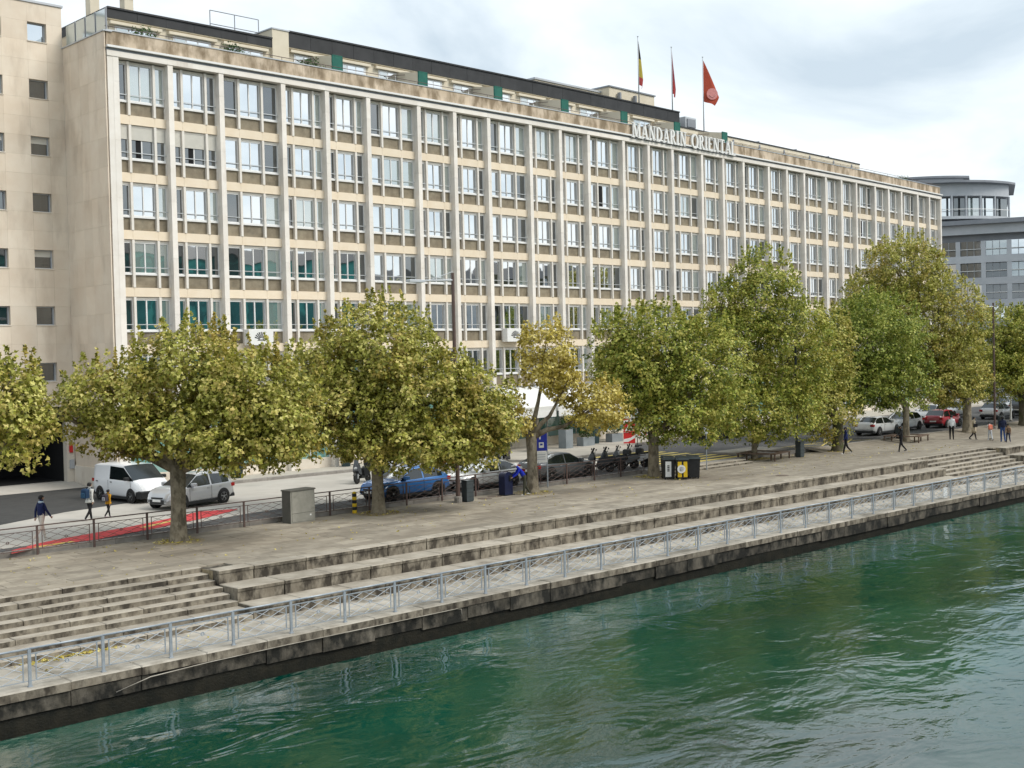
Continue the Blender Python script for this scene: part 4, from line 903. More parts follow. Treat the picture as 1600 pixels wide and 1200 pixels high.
for (x,y,kd,lbl) in ((59.4,58.6,'low','low grey planter with pale bush behind the dark sedan'),(62.3,58.6,'tall','tall square grey planter beside the low ones'),(64.7,58.9,'low','low grey planter with leafy shrub next to the tall one'),(66.6,59.6,'taper','dark tapered planter behind the leafy shrub planter'),(68.6,59.6,'low','low grey planter with clipped shrub near the road works signs'),(70.9,60.1,'taper','dark tapered planter just behind the road works signs')):
    planter(x,y,.33,kd,lbl,(.62,1.0) if kd == 'low' else (.45,1.0))
for (x,d,lbl) in ((33.2,.6,'green shrub on the terrace edge beside the glass screen'),(38.8,.6,'green shrub on the terrace edge below the guard rail'),(44.3,.7,'bushy green shrub on the terrace beside the first green divider'),(124.5,.8,'green shrub on the terrace at the far roof end')):
    p = fp_(x,d+.4,24.2); o = ob('terrace_shrub', None, None, p, 0, lbl, 'shrub'); part('trough', MB().bev(-.6,.6,-.2,.2,-.03,.4,.02), 'teal', o); shrub(o, .75, .85, .35, 380)
# ================================================================ VEHICLES
def lerp(a, b, t): return a+(b-a)*t
def pw(tab, x):
    tab = sorted(tab)
    if x <= tab[0][0]: return tab[0][1]
    for (a,u),(b,v) in zip(tab, tab[1:]):
        if x <= b: return lerp(u, v, (x-a)/(b-a) if b > a else 0)
    return tab[-1][1]
def car(label, cat, loc, rz, pnt, L, Wd, H, xa, xb, xc, xd, hood, deck, belt, r=.33, wb=.60, group=None, name='parked_car', dark_low=False, van=False, plate='white'):
    """x forward. xa/xb windscreen foot/head, xc/xd rear window head/foot"""
    o = ob(name, None, None, loc, rz, label, cat, group)
    h2 = L/2
    topt = [(h2,.46),(h2-.05,.60),(h2-.22,hood-.12),(h2-.5,hood-.05),(xa,hood),(xb,H-.05),(lerp(xb,xc,.45),H),(xc,H-.06),(xd,deck),(-h2+.16,deck-.03),(-h2+.04,deck-.20),(-h2,.50)]
    wt = [(h2,Wd*.36),(h2-.15,Wd*.435),(h2-.55,Wd*.485),(h2-1.1,Wd*.5),(-h2+.9,Wd*.5),(-h2+.25,Wd*.468),(-h2,Wd*.42)]
    bt = [(h2,.33),(h2-.3,.22),(-h2+.4,.22),(-h2,.34)]
    keys = sorted(set([h2,h2-.03,h2-.12,h2-.3,h2-.6,xa,xb,xc,xd,-h2+.35,-h2+.16,-h2+.04,-h2]+[lerp(xa,xb,t) for t in (.3,.65)]+[lerp(xb,xc,t) for t in (.15,.3,.44,.47,.5,.65,.8,.93)]+[lerp(xc,xd,t) for t in (.3,.65)]+[h2-.6-(h2-.6-xa)*t for t in (.4,.75)]))
    V = []; G = []
    for x in keys:
        tp = pw(topt,x); w = pw(wt,x); zb = pw(bt,x); be = pw([(-h2,belt+.02),(xd,belt),(xa,hood-.06),(h2,.58)],x); be = min(be, tp-.035)
        g = max(0,min(1,(tp-be)/(H-belt))); wr = lerp(w*.95, w*(.86 if van else .74), g); G.append((tp-be))
        h = [(w*.90,zb),(w*.985,zb+.16),(w,lerp(zb,be,.55)),(w*.985,be-.05),(w*.955,be),(lerp(w*.955,wr,.90),lerp(be,tp,.86)),(wr,tp-.02),(wr*.6,tp+.012),(0,tp+.02)]
        V.append([(x,y,z) for y,z in h]+[(x,-y,z) for y,z in h[-2::-1]])
    n = len(V[0]); vs = [p for s_ in V for p in s_]
    fb, fs_, fw, fr = [], [], [], []; bp = lerp(xb,xc,.47)
    for i in range(len(keys)-1):
        xm = (keys[i]+keys[i+1])/2
        for j in range(n-1):
            q = (i*n+j,i*n+j+1,(i+1)*n+j+1,(i+1)*n+j); jj = min(j, n-2-j)
            gl = min(G[i],G[i+1])
            if jj == 4 and gl > .05 and lerp(xa,xb,.12) > xm > lerp(xc,xd,.55) and abs(xm-bp) > .05*(xb-xc) and not (van and xm < bp): fs_.append(q)
            elif jj in (6,7) and xa > xm > xb: fw.append(q)
            elif jj in (6,7) and xc > xm > xd and not van: fr.append(q)
            else: fb.append(q)
        fb.append((i*n,(i+1)*n,(i+1)*n+n-1,i*n+n-1))
    fb += [tuple(range(n)), tuple(range((len(keys)-1)*n,len(keys)*n))]
    def sub(name_, faces, mats, smooth=True):
        idx = sorted({k for f in faces for k in f}); mp = {k:i for i,k in enumerate(idx)}; mb = MB(); mb.v = [vs[k] for k in idx]; mb.f = [tuple(mp[k] for k in f) for f in faces]; mb.m = [0]*len(faces)
        return part(name_, mb, mats, o, smooth)
    body = sub('body', fb, pnt)
    for me in (body.data,):
        for p in me.polygons: p.use_smooth = len(p.vertices) == 4
    for sgn in (1,-1):
        for lo, hi in ((-9,bp),(bp,9)):
            q_ = [f for f in fs_ if sgn*sum(vs[k][1] for k in f) > 0 and lo < sum(vs[k][0] for k in f)/4 < hi]
            if q_: sub('side_window', q_, 'cglass', False)
    sub('windshield', fw, 'cglass')
    if fr: sub('rear_window', fr, 'cglass')
    part('sill', MB().box(-h2+.7,h2-.7,-Wd*.492,Wd*.492,.17,.30), 'black', o)
    ax = L*wb/2; wx = (ax+.02*L, -ax+.0*L)
    for x in wx:
        for s_ in (1,-1):
            a = part('wheel_arch', MB().lathe([(r*1.16,0),(r*1.16,.012)],20,(x,s_*Wd*.497-.006,r+.01),axis='y'), 'black', o)
            tw = MB().lathe([(r*.62,-.1),(r*.95,-.105),(r,-.06),(r,.06),(r*.95,.105),(r*.62,.1)],22,axis='y'); w_ = part('wheel', tw, 'tyre', o, True, (x,s_*(Wd*.5-.075),r))
            mb = MB(); mb.lathe([(r*.60,-.09),(r*.60,.085)],18,axis='y',m=1); mb.lathe([(r*.64,s_*.08),(r*.64,s_*.10),(r*.56,s_*.10),(r*.56,s_*.08)],18,axis='y'); mb.lathe([(r*.14,s_*.07),(r*.12,s_*.105)],10,axis='y')
            for k in range(5):
                t = k*2*math.pi/5+.3; c_, d_ = math.cos(t), math.sin(t); q_ = Vector((-d_,0,c_))*r*.075
                A, B = Vector((c_*r*.1,s_*.1,d_*r*.1)), Vector((c_*r*.6,s_*.1,d_*r*.6)); dy = Vector((0,s_*.02,0))
                mb.add([A-q_,A+q_,B+q_*1.3,B-q_*1.3,A-q_-dy,A+q_-dy,B+q_*1.3-dy,B-q_*1.3-dy],[(0,1,2,3),(7,6,5,4),(0,4,5,1),(1,5,6,2),(2,6,7,3),(3,7,4,0)])
            part('rim', mb, ['rim','black'], w_)
    for s_ in (1,-1):
        y0 = Wd*.44*s_
        part('headlight', MB().add([(h2-.10,s_*Wd*.26,.58),(h2-.34,s_*Wd*.466,.62),(h2-.52,s_*Wd*.478,.74),(h2-.30,s_*Wd*.34,.72),(h2-.2,s_*Wd*.24,.60),(h2-.42,s_*Wd*.43,.60),(h2-.6,s_*Wd*.44,.71),(h2-.4,s_*Wd*.32,.70)],[(0,1,2,3),(7,6,5,4),(0,4,5,1),(1,5,6,2),(2,6,7,3),(3,7,4,0)]), 'lamp', o)
        part('taillight', MB().box(-h2-.012,-h2+.26,s_*Wd*.30-.0 if s_ > 0 else -Wd*.455, Wd*.455 if s_ > 0 else -Wd*.30,min(deck,1.2)-.30,min(deck,1.2)-.14), 'tail', o)
        m_ = part('mirror', MB().bev(xa-.42,xa-.22,s_*Wd*.5-.02 if s_ > 0 else -Wd*.5-.2, Wd*.5+.2 if s_ > 0 else -Wd*.5+.02, belt+.0, belt+.16,.03), 'black' if van else pnt, o)
        for x in ([lerp(xb,xc,.40), lerp(xb,xc,.88)]): part('handle', MB().box(x,x+.16,s_*Wd*.497 if s_ > 0 else -Wd*.497-.018, Wd*.497+.018 if s_ > 0 else -Wd*.497, belt-.17, belt-.13), 'black' if van else 'rim', o)
        part('door_seam', MB().box(lerp(xb,xc,.47)-.008,lerp(xb,xc,.47)+.008,s_*Wd*.5 if s_ > 0 else -Wd*.5-.004,Wd*.5+.004 if s_ > 0 else -Wd*.5,.35,belt-.06).box(xa-.15,xa-.135,s_*Wd*.5 if s_ > 0 else -Wd*.5-.004,Wd*.5+.004 if s_ > 0 else -Wd*.5,.35,belt-.08), 'black', o)
    part('grille', MB().bev(h2-.16,h2+.012,-Wd*.26,Wd*.26,.30,.50,.02).box(h2-.1,h2+.016,-Wd*.2,Wd*.2,.53,.60), 'black', o)
    part('number_plate', MB().box(h2,h2+.024,-.26,.26,.40,.51), plate, o); part('number_plate', MB().box(-h2-.024,-h2,-.26,.26,.52,.63), plate, o)
    part('rear_bumper', MB().bev(-h2-.015,-h2+.3,-Wd*.44,Wd*.44,.26,.42,.02), 'black', o)
    if dark_low: part('front_bumper', MB().bev(h2-.42,h2+.03,-Wd*.465,Wd*.465,.24,.60,.05), 'black', o)
    return o
white_p = paint('white_car_paint',(.80,.81,.82)); silver_p = paint('silver_car_paint',(.50,.51,.52),.35); blue_p = paint('blue_car_paint',(.03,.15,.42),.3); dark_p = paint('graphite_car_paint',(.10,.11,.12),.4); red_p = paint('red_car_paint',(.34,.012,.025)); pearl_p = paint('pearl_car_paint',(.62,.63,.62),.2); blk_p = paint('black_car_paint',(.015,.017,.02))
RZ = .174
car('white panel van with black bumper turned towards the fence','van',(28.9,57.0,RZ+.006),rad(-86),white_p,4.5,1.86,1.83,1.62,.72,-2.05,-2.2,1.12,1.72,1.10,.33,.61,name='panel_van',dark_low=True,van=True)
car('silver crossover with black wheel arches in front of the van','car',(29.5,52.25,RZ),rad(194),silver_p,4.18,1.77,1.56,1.02,.25,-1.35,-1.92,1.02,1.06,1.0,.34,.61,name='crossover_car')
car('metallic blue coupe SUV parked behind the brown fence','car',(37.55,46.1,RZ),rad(180),blue_p,4.45,1.84,1.52,1.0,.1,-1.1,-2.0,.98,1.05,.98,.35,.61,name='parked_car')
car('white sedan parked between the blue and the graphite car','car',(42.7,46.1,RZ),rad(180),pearl_p,4.55,1.82,1.43,.95,.1,-1.0,-1.85,.93,.98,.92,.33,.60,name='parked_car')
car('graphite fastback sedan parked beside the scooters','car',(48.4,46.2,RZ),rad(0),dark_p,4.70,1.85,1.43,1.15,.25,-.9,-2.05,.90,1.0,.92,.35,.61,name='parked_car')
car('pale silver hatchback seen from behind near the thick dark trunk','car',(85.35,47.55,RZ),rad(2),pearl_p,4.32,1.78,1.43,.95,.15,-1.35,-1.95,.95,1.02,.95,.33,.61,name='parked_car')
car('white hatchback facing the silver one across the bench','car',(90.5,48.3,RZ),rad(180),white_p,4.2,1.78,1.47,.95,.15,-1.35,-1.9,.95,1.02,.95,.33,.61,name='parked_car')
car('dark red hatchback seen from behind','car',(95.2,47.1,RZ),rad(3),red_p,3.95,1.72,1.48,.9,.15,-1.3,-1.75,.95,1.02,.95,.32,.61,name='parked_car')
car('white car standing behind the red hatchback','car',(108.0,52.6,RZ),rad(182),white_p,4.4,1.8,1.5,.95,.15,-1.25,-1.95,.95,1.02,.95,.33,.61,name='parked_car')
car('white car in the middle of the road beyond the red hatchback','car',(101.5,51.4,RZ),rad(182),white_p,4.3,1.8,1.5,.95,.15,-1.25,-1.95,.95,1.02,.95,.33,.61,name='parked_car')
car('silver hatchback parked by the tall dark lamp post','car',(107.8,48.2,RZ),rad(2),silver_p,4.1,1.75,1.47,.9,.15,-1.3,-1.85,.95,1.02,.95,.32,.61,name='parked_car')
car('black car parked ahead of the far silver hatchback','car',(114.5,48.4,RZ),rad(1),blk_p,4.6,1.85,1.62,1.0,.2,-1.5,-2.1,1.0,1.1,1.02,.35,.61,name='parked_car')
car('light blue grey car beyond the far silver hatchback','car',(117.5,52.4,RZ),rad(182),silver_p,4.5,1.8,1.6,1.0,.2,-1.5,-2.1,1.0,1.1,1.02,.34,.61,name='parked_car')
car('black off-road car at the hotel kerb behind the round tree','car',(76.6,56.9-.75,RZ),rad(4),blk_p,4.6,1.9,1.80,1.0,.3,-1.9,-2.15,1.05,1.5,1.10,.38,.62,name='parked_car')

# ---------------------------------------------------------------- scooters and motorcycles
def scooter(label, loc, rz, fair, box_=True, white_rim=False, lean=rad(8)):
    o = ob('parked_scooter', None, None, loc, rz, label, 'scooter', 'scooters and motorcycles parked by the hotel')
    o.rotation_euler = (lean,0,rz)
    for x in (.66,-.62):
        w_ = part('wheel', MB().lathe([(.17,-.05),(.26,-.06),(.29,-.03),(.29,.03),(.26,.06),(.17,.05)],18,axis='y'), 'tyre', o, True, (x,0,.29)); part('rim', MB().lathe([(.16,-.045),(.16,.045)],14,axis='y').tube((0,-.07,0),(0,.07,0),.03), 'white' if white_rim else 'rim', w_)
    part('fork', MB().tube((.66,.08,.29),(.44,.08,.92),.028).tube((.66,-.08,.29),(.44,-.08,.92),.028), 'bar', o)
    part('front_fairing', MB().side([(.60,.55),(.66,.72),(.52,1.02),(.40,1.06),(.30,.80),(.34,.45)],-.17,.17), fair, o)
    part('front_mudguard', MB().side([(.40,.50),(.52,.62),(.74,.61),(.92,.48),(.88,.46),(.72,.56),(.54,.57),(.44,.46)],-.07,.07), fair, o)
    part('footboard', MB().side([(.38,.28),(.38,.42),(-.10,.36),(-.15,.24)],-.17,.17), 'black', o)
    part('tail_body', MB().side([(-.02,.34),(.02,.68),(-.30,.74),(-.92,.82),(-.95,.70),(-.72,.50),(-.40,.36)],-.16,.16), fair, o)
    part('seat', MB().side([(.02,.69),(.0,.80),(-.30,.79),(-.45,.88),(-.86,.93),(-.90,.83),(-.30,.75)],-.15,.15), 'black', o)
    part('handlebar', MB().tube((.40,-.34,1.08),(.40,.34,1.08),.02).tube((.42,0,.95),(.40,0,1.1),.03), 'black', o)
    for s_ in (1,-1): m_ = part('mirror', MB().tube((.42,s_*.26,1.08),(.40,s_*.34,1.26),.008,n=5).bev(.36,.39,s_*.34-.06,s_*.34+.06,1.22,1.32,.01), 'black', o)
    part('windscreen', MB().add([(.50,-.16,1.03),(.50,.16,1.03),(.36,.13,1.36),(.36,-.13,1.36)],[(0,1,2,3)]), 'cglass', o)
    part('headlamp', MB().lathe([(.07,0),(.05,.03)],12,(.60,-.0,.86),axis='y').bev(.57,.64,-.09,.09,.80,.90,.02), 'lamp', o)
    part('exhaust', MB().tube((-.25,-.20,.33),(-.85,-.20,.42),.045,.05), 'bar', o)
    if box_: part('top_box', MB().bev(-1.12,-.74,-.2,.2,.92,1.22,.06), 'black', o)
    part('stand', MB().tube((-.05,.10,.30),(-.12,.22,.02),.015,n=5), 'black', o)
    return o
whf = paint('white_scooter_paint',(.70,.70,.71)); blf = paint('black_scooter_paint',(.014,.015,.017)); rdf = paint('red_scooter_paint',(.30,.012,.015)); gyf = paint('grey_scooter_paint',(.15,.16,.17))
for (x,y,a,fm,bx_,wr,lbl) in ((40.6,53.4,205,blf,True,False,'black scooter at the near end of the parked row'),(42.2,53.5,208,blf,True,False,'black scooter with grey forks behind the forked trunk'),(43.3,53.9,206,whf,True,False,'white scooter in the parked row by the blue car'),(44.6,54.0,207,whf,False,False,'white scooter without top box above the blue car'),
    (46.2,54.2,206,gyf,True,False,'grey scooter in the parked row behind the lamp post'),(47.9,54.5,205,rdf,False,True,'black and red motorcycle with white wheels'),(49.3,54.6,208,blf,False,True,'dark motorcycle between the red one and the big scooter'),(50.7,54.9,206,blf,True,False,'big black scooter with tall screen behind the white sedan'),(52.0,55.1,204,gyf,True,False,'grey scooter beside the golden tree trunk'),(53.2,55.3,205,blf,True,False,'black scooter at the far end of the parked row'),
    (52.0,46.35,110,blf,False,False,'black scooter with clear screen next to the graphite sedan'),(53.1,46.4,108,blf,True,False,'black scooter with top box behind the brown fence end'),(54.2,46.4,112,gyf,True,False,'grey scooter with large top box beside the round tree trunk'),(55.2,46.4,110,whf,False,False,'pale scooter hidden behind the round tree trunk'),
    (18.4,56.6,200,whf,True,False,'white scooter with white box at the garage mouth')):
    scooter(lbl,(x,y,.176),rad(a),fm,bx_,wr)

# ================================================================ STREET FURNITURE
o = ob('street_lamp', None, None, (38.64,43.45,0), 0, 'tall brown street lamp with arm and flat lamp head', 'street lamp')
part('base', MB().lathe([(.19,-.01),(.19,.26),(.13,.30)],12), 'kerb', o); part('pole', MB().tube((0,0,.25),(.0,0,10.9),.105,.075,12).lathe([(.13,1.0),(.13,1.1)],12), 'brown', o)
part('arm', MB().tube((0,0,10.55),(-2.0,0,10.48),.05,.04,8).tube((0,0,10.95),(-1.5,0,10.5),.018,n=6), 'gmetal', o); hd = part('lamp_head', MB().bev(-2.75,-1.85,-.16,.16,10.40,10.52,.03), 'gmetal', o); part('lens', MB().box(-2.65,-1.95,-.12,.12,10.385,10.40), 'lamp', hd)
def pole_thing(name, label, x, y, h, mat='bin', r=.09):
    o = ob(name, None, None, (x,y,0), 0, label, 'street lamp'); part('base', MB().lathe([(.18,-.01),(.18,.22),(.12,.25)],12), 'kerb', o); part('pole', MB().tube((0,0,.2),(0,0,h),r,r*.8,12), mat, o)
    part('arm', MB().tube((0,0,h-.3),(-1.6,0,h-.35),.05,.04,8), 'gmetal', o); part('lamp_head', MB().bev(-2.3,-1.5,-.15,.15,h-.42,h-.30,.03), 'gmetal', o); return o
pole_thing('street_lamp','dark lamp post with a bin beside the slender tree',67.75,43.4,9.8); pole_thing('street_lamp','dark lamp post rising beside the far silver hatchback',97.0,43.6,10.2,'brown',.09)
def litter(x, y, label, post=False):
    o = ob('litter_bin', None, None, (x,y,0), 0, label, 'bin', None)
    part('body', MB().bev(-.22,.22,-.19,.19,.04,.98,.01).box(-.19,.19,-.16,.16,0,.05,0), 'bin', o); part('rim', MB().box(-.24,.24,-.21,.21,.86,.93).box(-.23,.23,-.20,-.17,.98,1.04).box(-.23,.23,.17,.20,.98,1.04).box(-.23,-.20,-.17,.17,.98,1.04).box(.20,.23,-.17,.17,.98,1.04), 'bin', o); part('bag', MB().bev(-.2,.2,-.17,.17,.9,1.03,.06), 'gmetal', o)
    for z in (.25,.45,.65): part('groove', MB().box(-.223,.223,-.193,-.188,z,z+.012), 'black', o)
    return o
litter(39.12,43.3,'dark grey litter bin beside the brown lamp post'); litter(67.35,42.95,'dark green litter bin in front of the slender tree lamp post'); litter(82.9,44.4,'grey litter bin standing at the bench of the green tree'); litter(97.5,43.3,'dark green litter bin next to the far lamp post')
o = ob('navy_waste_box', None, None, (42.02,43.68,0), 0, 'navy blue round topped waste box with slot next to the bending man', 'bin')
pts = [(-.27,0),(.27,0),(.27,.95)]+[(.27*math.cos(rad(a)),.95+.22*math.sin(rad(a))) for a in range(20,170,20)]+[(-.27,.95)]
part('body', MB().side(pts,-.22,.22), 'navy', o); part('flap', MB().bev(.02,.2,-.26,-.22,.72,1.0,.01), 'black', o); part('foot', MB().box(-.32,.36,-.27,.27,0,.04), 'black', o); part('seam', MB().box(-.272,.272,-.225,-.22,.30,.31), 'black', o)
o = ob('utility_cabinet', None, None, (30.05,44.12,0), rad(5), 'grey weathered utility cabinet standing at the fence', 'cabinet')
part('body', MB().box(-.66,.66,-.28,.28,0,1.36), 'grey', o); part('lid', MB().bev(-.70,.70,-.32,.32,1.36,1.42,.02), 'grey_d', o); part('door', MB().box(-.60,.60,-.30,-.28,.42,1.33), 'grey', o); part('lower_panel', MB().box(-.60,.60,-.30,-.28,.05,.40), 'grey', o)
part('side_panel', MB().box(-.675,-.66,-.28,.28,0,1.36), 'grey_d', o); part('sticker', MB().box(.36,.44,-.305,-.30,.25,.32), 'white', o); part('joint', MB().box(-.61,.61,-.289,-.28,.395,.425), 'grey_d', o)
o = ob('striped_bollard', None, None, (33.2,44.35,0), 0, 'short yellow and black banded bollard at the fence', 'bollard')
for k in range(6): part('band', MB().lathe([(.10,.0),(.105,.02),(.105,.13),(.10,.15)],14,(0,0,k*.15)), 'yellow' if k % 2 == 0 else 'black', o, True)
part('cap', MB().lathe([(.10,.9),(.07,.97),(.01,.98)],14), 'yellow', o, True)
# parking sign
o = ob('parking_sign', None, None, (45.8,44.45,0), rad(-30), 'blue parking sign with white plate on a thin grey pole', 'sign')
part('pole', MB().tube((0,0,0),(0,0,3.05),.04,n=10), 'steel', o)
bd = part('blue_board', MB().bev(-.62,.0,-.05,-.03,1.92,2.98,.0).box(-.64,.02,-.03,-.01,1.90,3.0,1), ['blue','white'], o)
P_ = MB().box(-.42,-.34,-.058,-.05,2.52,2.90)
for i in range(8):
    a, b = rad(-90+i*22.5), rad(-90+(i+1)*22.5); c_ = (-.36,2.80)
    P_.side([(c_[0]+.06*math.cos(a)*1.2,c_[1]+.055*math.sin(a)),(c_[0]+.13*math.cos(a)*1.2,c_[1]+.10*math.sin(a)),(c_[0]+.13*math.cos(b)*1.2,c_[1]+.10*math.sin(b)),(c_[0]+.06*math.cos(b)*1.2,c_[1]+.055*math.sin(b))],-.058,-.05)
part('letter_p', P_, 'white', bd); part('pictogram', MB().box(-.44,-.18,-.058,-.05,2.08,2.36).box(-.38,-.24,-.062,-.058,2.2,2.3,1), ['white','blue'], bd)
pl = part('white_plate', MB().box(-.62,.0,-.05,-.01,1.30,1.86), 'white', o)
for z in (1.72,1.6,1.48): part('text_line', MB().box(-.54,-.1,-.055,-.05,z-.02,z+.02), 'gmetal', pl)
# road works signs
o = ob('road_works_sign', None, None, (66.9,56.7,RZ), rad(-38), 'red and white road works board with blue pedestrian disc and warning triangle', 'sign')
part('board', MB().bev(-.42,.42,-.02,.02,.25,3.55,.0), 'red', o); part('foot', MB().bev(-.6,.6,-.4,.4,0,.14,.03).tube((0,.05,.1),(0,.05,3.4),.04), 'black', o)
for k in range(5):
    z = .35+k*.66 if k < 5 else 0
    part('white_stripe', MB().side([(-.42,z),(-.1,z),(.42,z+.28),(.42,z+.5),(.1,z+.30),(-.42,z+.2)],-.026,-.02), 'white', o)
dc = part('blue_disc', MB().lathe([(.40,0),(.40,.02)],24,(0,-.06,2.78),axis='y'), 'blue', o)
part('pedestrian_mark', MB().side([(-.10,2.5),(-.03,2.5),(.0,2.72),(.08,2.5),(.15,2.52),(.06,2.82),(.06,2.94),(-.08,2.94),(-.06,2.75)],-.07,-.06).lathe([(.06,0),(.06,.01)],10,(0,-.07,3.02),axis='y').side([(.12,2.56),(.20,2.56),(.18,2.76),(.12,2.76)],-.07,-.06), 'white', dc)
part('white_panel', MB().box(-.36,.36,-.05,-.028,2.02,2.36), 'white', o)
tg = part('warning_triangle', MB().side([(-.46,1.05),(.46,1.05),(0,1.86)],-.06,-.03), 'red', o); part('triangle_field', MB().side([(-.33,1.12),(.33,1.12),(0,1.70)],-.068,-.06), 'white', tg)
part('worker_mark', MB().side([(-.14,1.16),(-.06,1.16),(-.02,1.32),(.06,1.16),(.10,1.18),(.02,1.42),(-.10,1.44)],-.074,-.068).lathe([(.05,0),(.05,.008)],8,(-.02,-.076,1.50),axis='y').side([(.12,1.14),(.26,1.14),(.19,1.24)],-.074,-.068), 'black', tg)
o = ob('barrier', None, None, (68.9,56.5,RZ), rad(-12), 'low red and white striped barrier beside the road works board', 'barrier')
for k in range(10): part('stripe', MB().box(-1.3+k*.26,-1.3+(k+1)*.26,-.02,.02,.72,.96), 'red' if k % 2 else 'white', o)
for xx in (-1.1,1.1): part('leg', MB().tube((xx,0,.05),(xx,0,.95),.025).bev(xx-.25,xx+.25,-.2,.2,0,.1,.02), 'black', o)
o = ob('thin_post', None, None, (57.6,43.0,0), 0, 'thin grey post rising behind the waste containers', 'post'); part('pole', MB().tube((0,0,0),(0,0,2.6),.03,n=8), 'steel', o); part('plate', MB().box(-.22,.22,-.02,.02,2.1,2.6), 'gmetal', o)
# waste containers
def container(x, y, rz, label, decor):
    o = ob('waste_container', None, None, (x,y,0), rz, label, 'bin'); w0, w1 = .28, .33
    part('body', MB().add([(-w0,-.33,.08),(w0,-.33,.08),(w0,.33,.08),(-w0,.33,.08),(-w1,-.40,1.08),(w1,-.40,1.08),(w1,.40,1.08),(-w1,.40,1.08)],[(0,3,2,1),(4,5,6,7),(0,1,5,4),(1,2,6,5),(2,3,7,6),(3,0,4,7)]), 'black', o)
    part('lid', MB().add([(-.36,-.45,1.08),(.36,-.45,1.08),(.36,.45,1.12),(-.36,.45,1.12),(-.31,-.36,1.17),(.31,-.36,1.17),(.31,.40,1.24),(-.31,.40,1.24)],[(0,3,2,1),(4,5,6,7),(0,1,5,4),(1,2,6,5),(2,3,7,6),(3,0,4,7)]), 'bin', o)
    for a in (-.22,.22): part('wheel', MB().lathe([(.10,-.03),(.10,.03)],12,(a,.34,.10),axis='y'), 'tyre', o); part('foot', MB().box(a-.04,a+.04,-.30,-.22,0,.09), 'black', o)
    part('handle', MB().tube((-.28,.47,1.05),(.28,.47,1.05),.02), 'black', o)
    def slab(nm, xa, xb, za, zb, mat, off=.006):
        f = lambda z: -.33-.07*(z-.08)/1.0-off
        return part(nm, MB().add([(xa,f(za),za),(xb,f(za),za),(xb,f(zb),zb),(xa,f(zb),zb)],[(0,1,2,3)]), mat, o)
    if decor == 'white':
        slab('white_panel',-.22,.10,.14,.98,'white')
        for k in range(4): slab('text_block',-.12,.0,.44+k*.09,.50+k*.09,'black',.012)
    if decor == 'yellow':
        slab('yellow_panel',-.25,-.04,.14,.98,'yellow'); slab('yellow_panel',.06,.26,.14,.98,'yellow')
        part('logo_ring', MB().lathe([(.22,0),(.22,.02),(.13,.02),(.13,0)],20,(-.06,-.41,.58),axis='y'), 'white', o)
        part('logo_centre', MB().lathe([(.13,0),(.13,.015)],16,(-.06,-.405,.58),axis='y'), 'black', o); part('logo_core', MB().lathe([(.06,0),(.06,.022)],10,(-.06,-.425,.58),axis='y'), 'gmetal', o)
    if decor is None: part('side_sticker', MB().box(.315,.335,-.2,.05,.7,1.0).box(.288,.302,-.2,.05,.12,.45,1), ['white','red'], o)
container(52.45,41.75,rad(-40),'dark waste container with tall white panel next to the round tree trunk','white'); container(52.75,41.05,rad(-46),'dark waste container with yellow panels and round emblem','yellow'); container(53.5,40.85,rad(-44),'plain dark waste container beside the yellow panelled one',None)
# benches built around trunks
def bench(x, y, label, r=1.35):
    o = ob('tree_bench', None, None, (x,y,0), rad(12), label, 'bench')
    for k in range(4):
        a = rad(45+90*k)
        for j in range(3):
            d = r-.18*j; h = d*.98
            p = MB().bev(-h,h,-d,-d+.15,.42,.47,.01); part('slat', p, 'wood', o, rz=rad(90*k))
        part('leg', MB().box(-r+.05,-r+.13,-r+.05,-r+.13,0,.42).box(-r+.45,-r+.53,-r+.45,-r+.53,0,.42), 'wood', o, rz=rad(90*k))
    return o
bench(64.88,44.0,'wooden bench built around the slender tree',1.3); bench(82.0,43.4,'wooden bench built around the trunk of the green tree',1.3); bench(111.5,46.3,'wooden bench under the last trees',1.2)
# thin pale sapling stake far right
o = ob('pale_post', None, None, (104.6,45.6,0), 0, 'slim pale post standing by the far bench', 'post'); part('pole', MB().tube((0,0,0),(0,0,3.4),.09,.07,8), 'white', o); part('collar', MB().lathe([(.13,0),(.13,.3)],10), 'kerb', o)
# small white paper left against the railing
o = ob('paper_sheet', MB().bev(0,.42,-.02,.0,.05,.62,.0).mesh('paper_sheet','white'), None, (62.35,qy(62.3,31.5),-1.36), QR, 'white plastic sheet tied to the river railing', 'sheet')

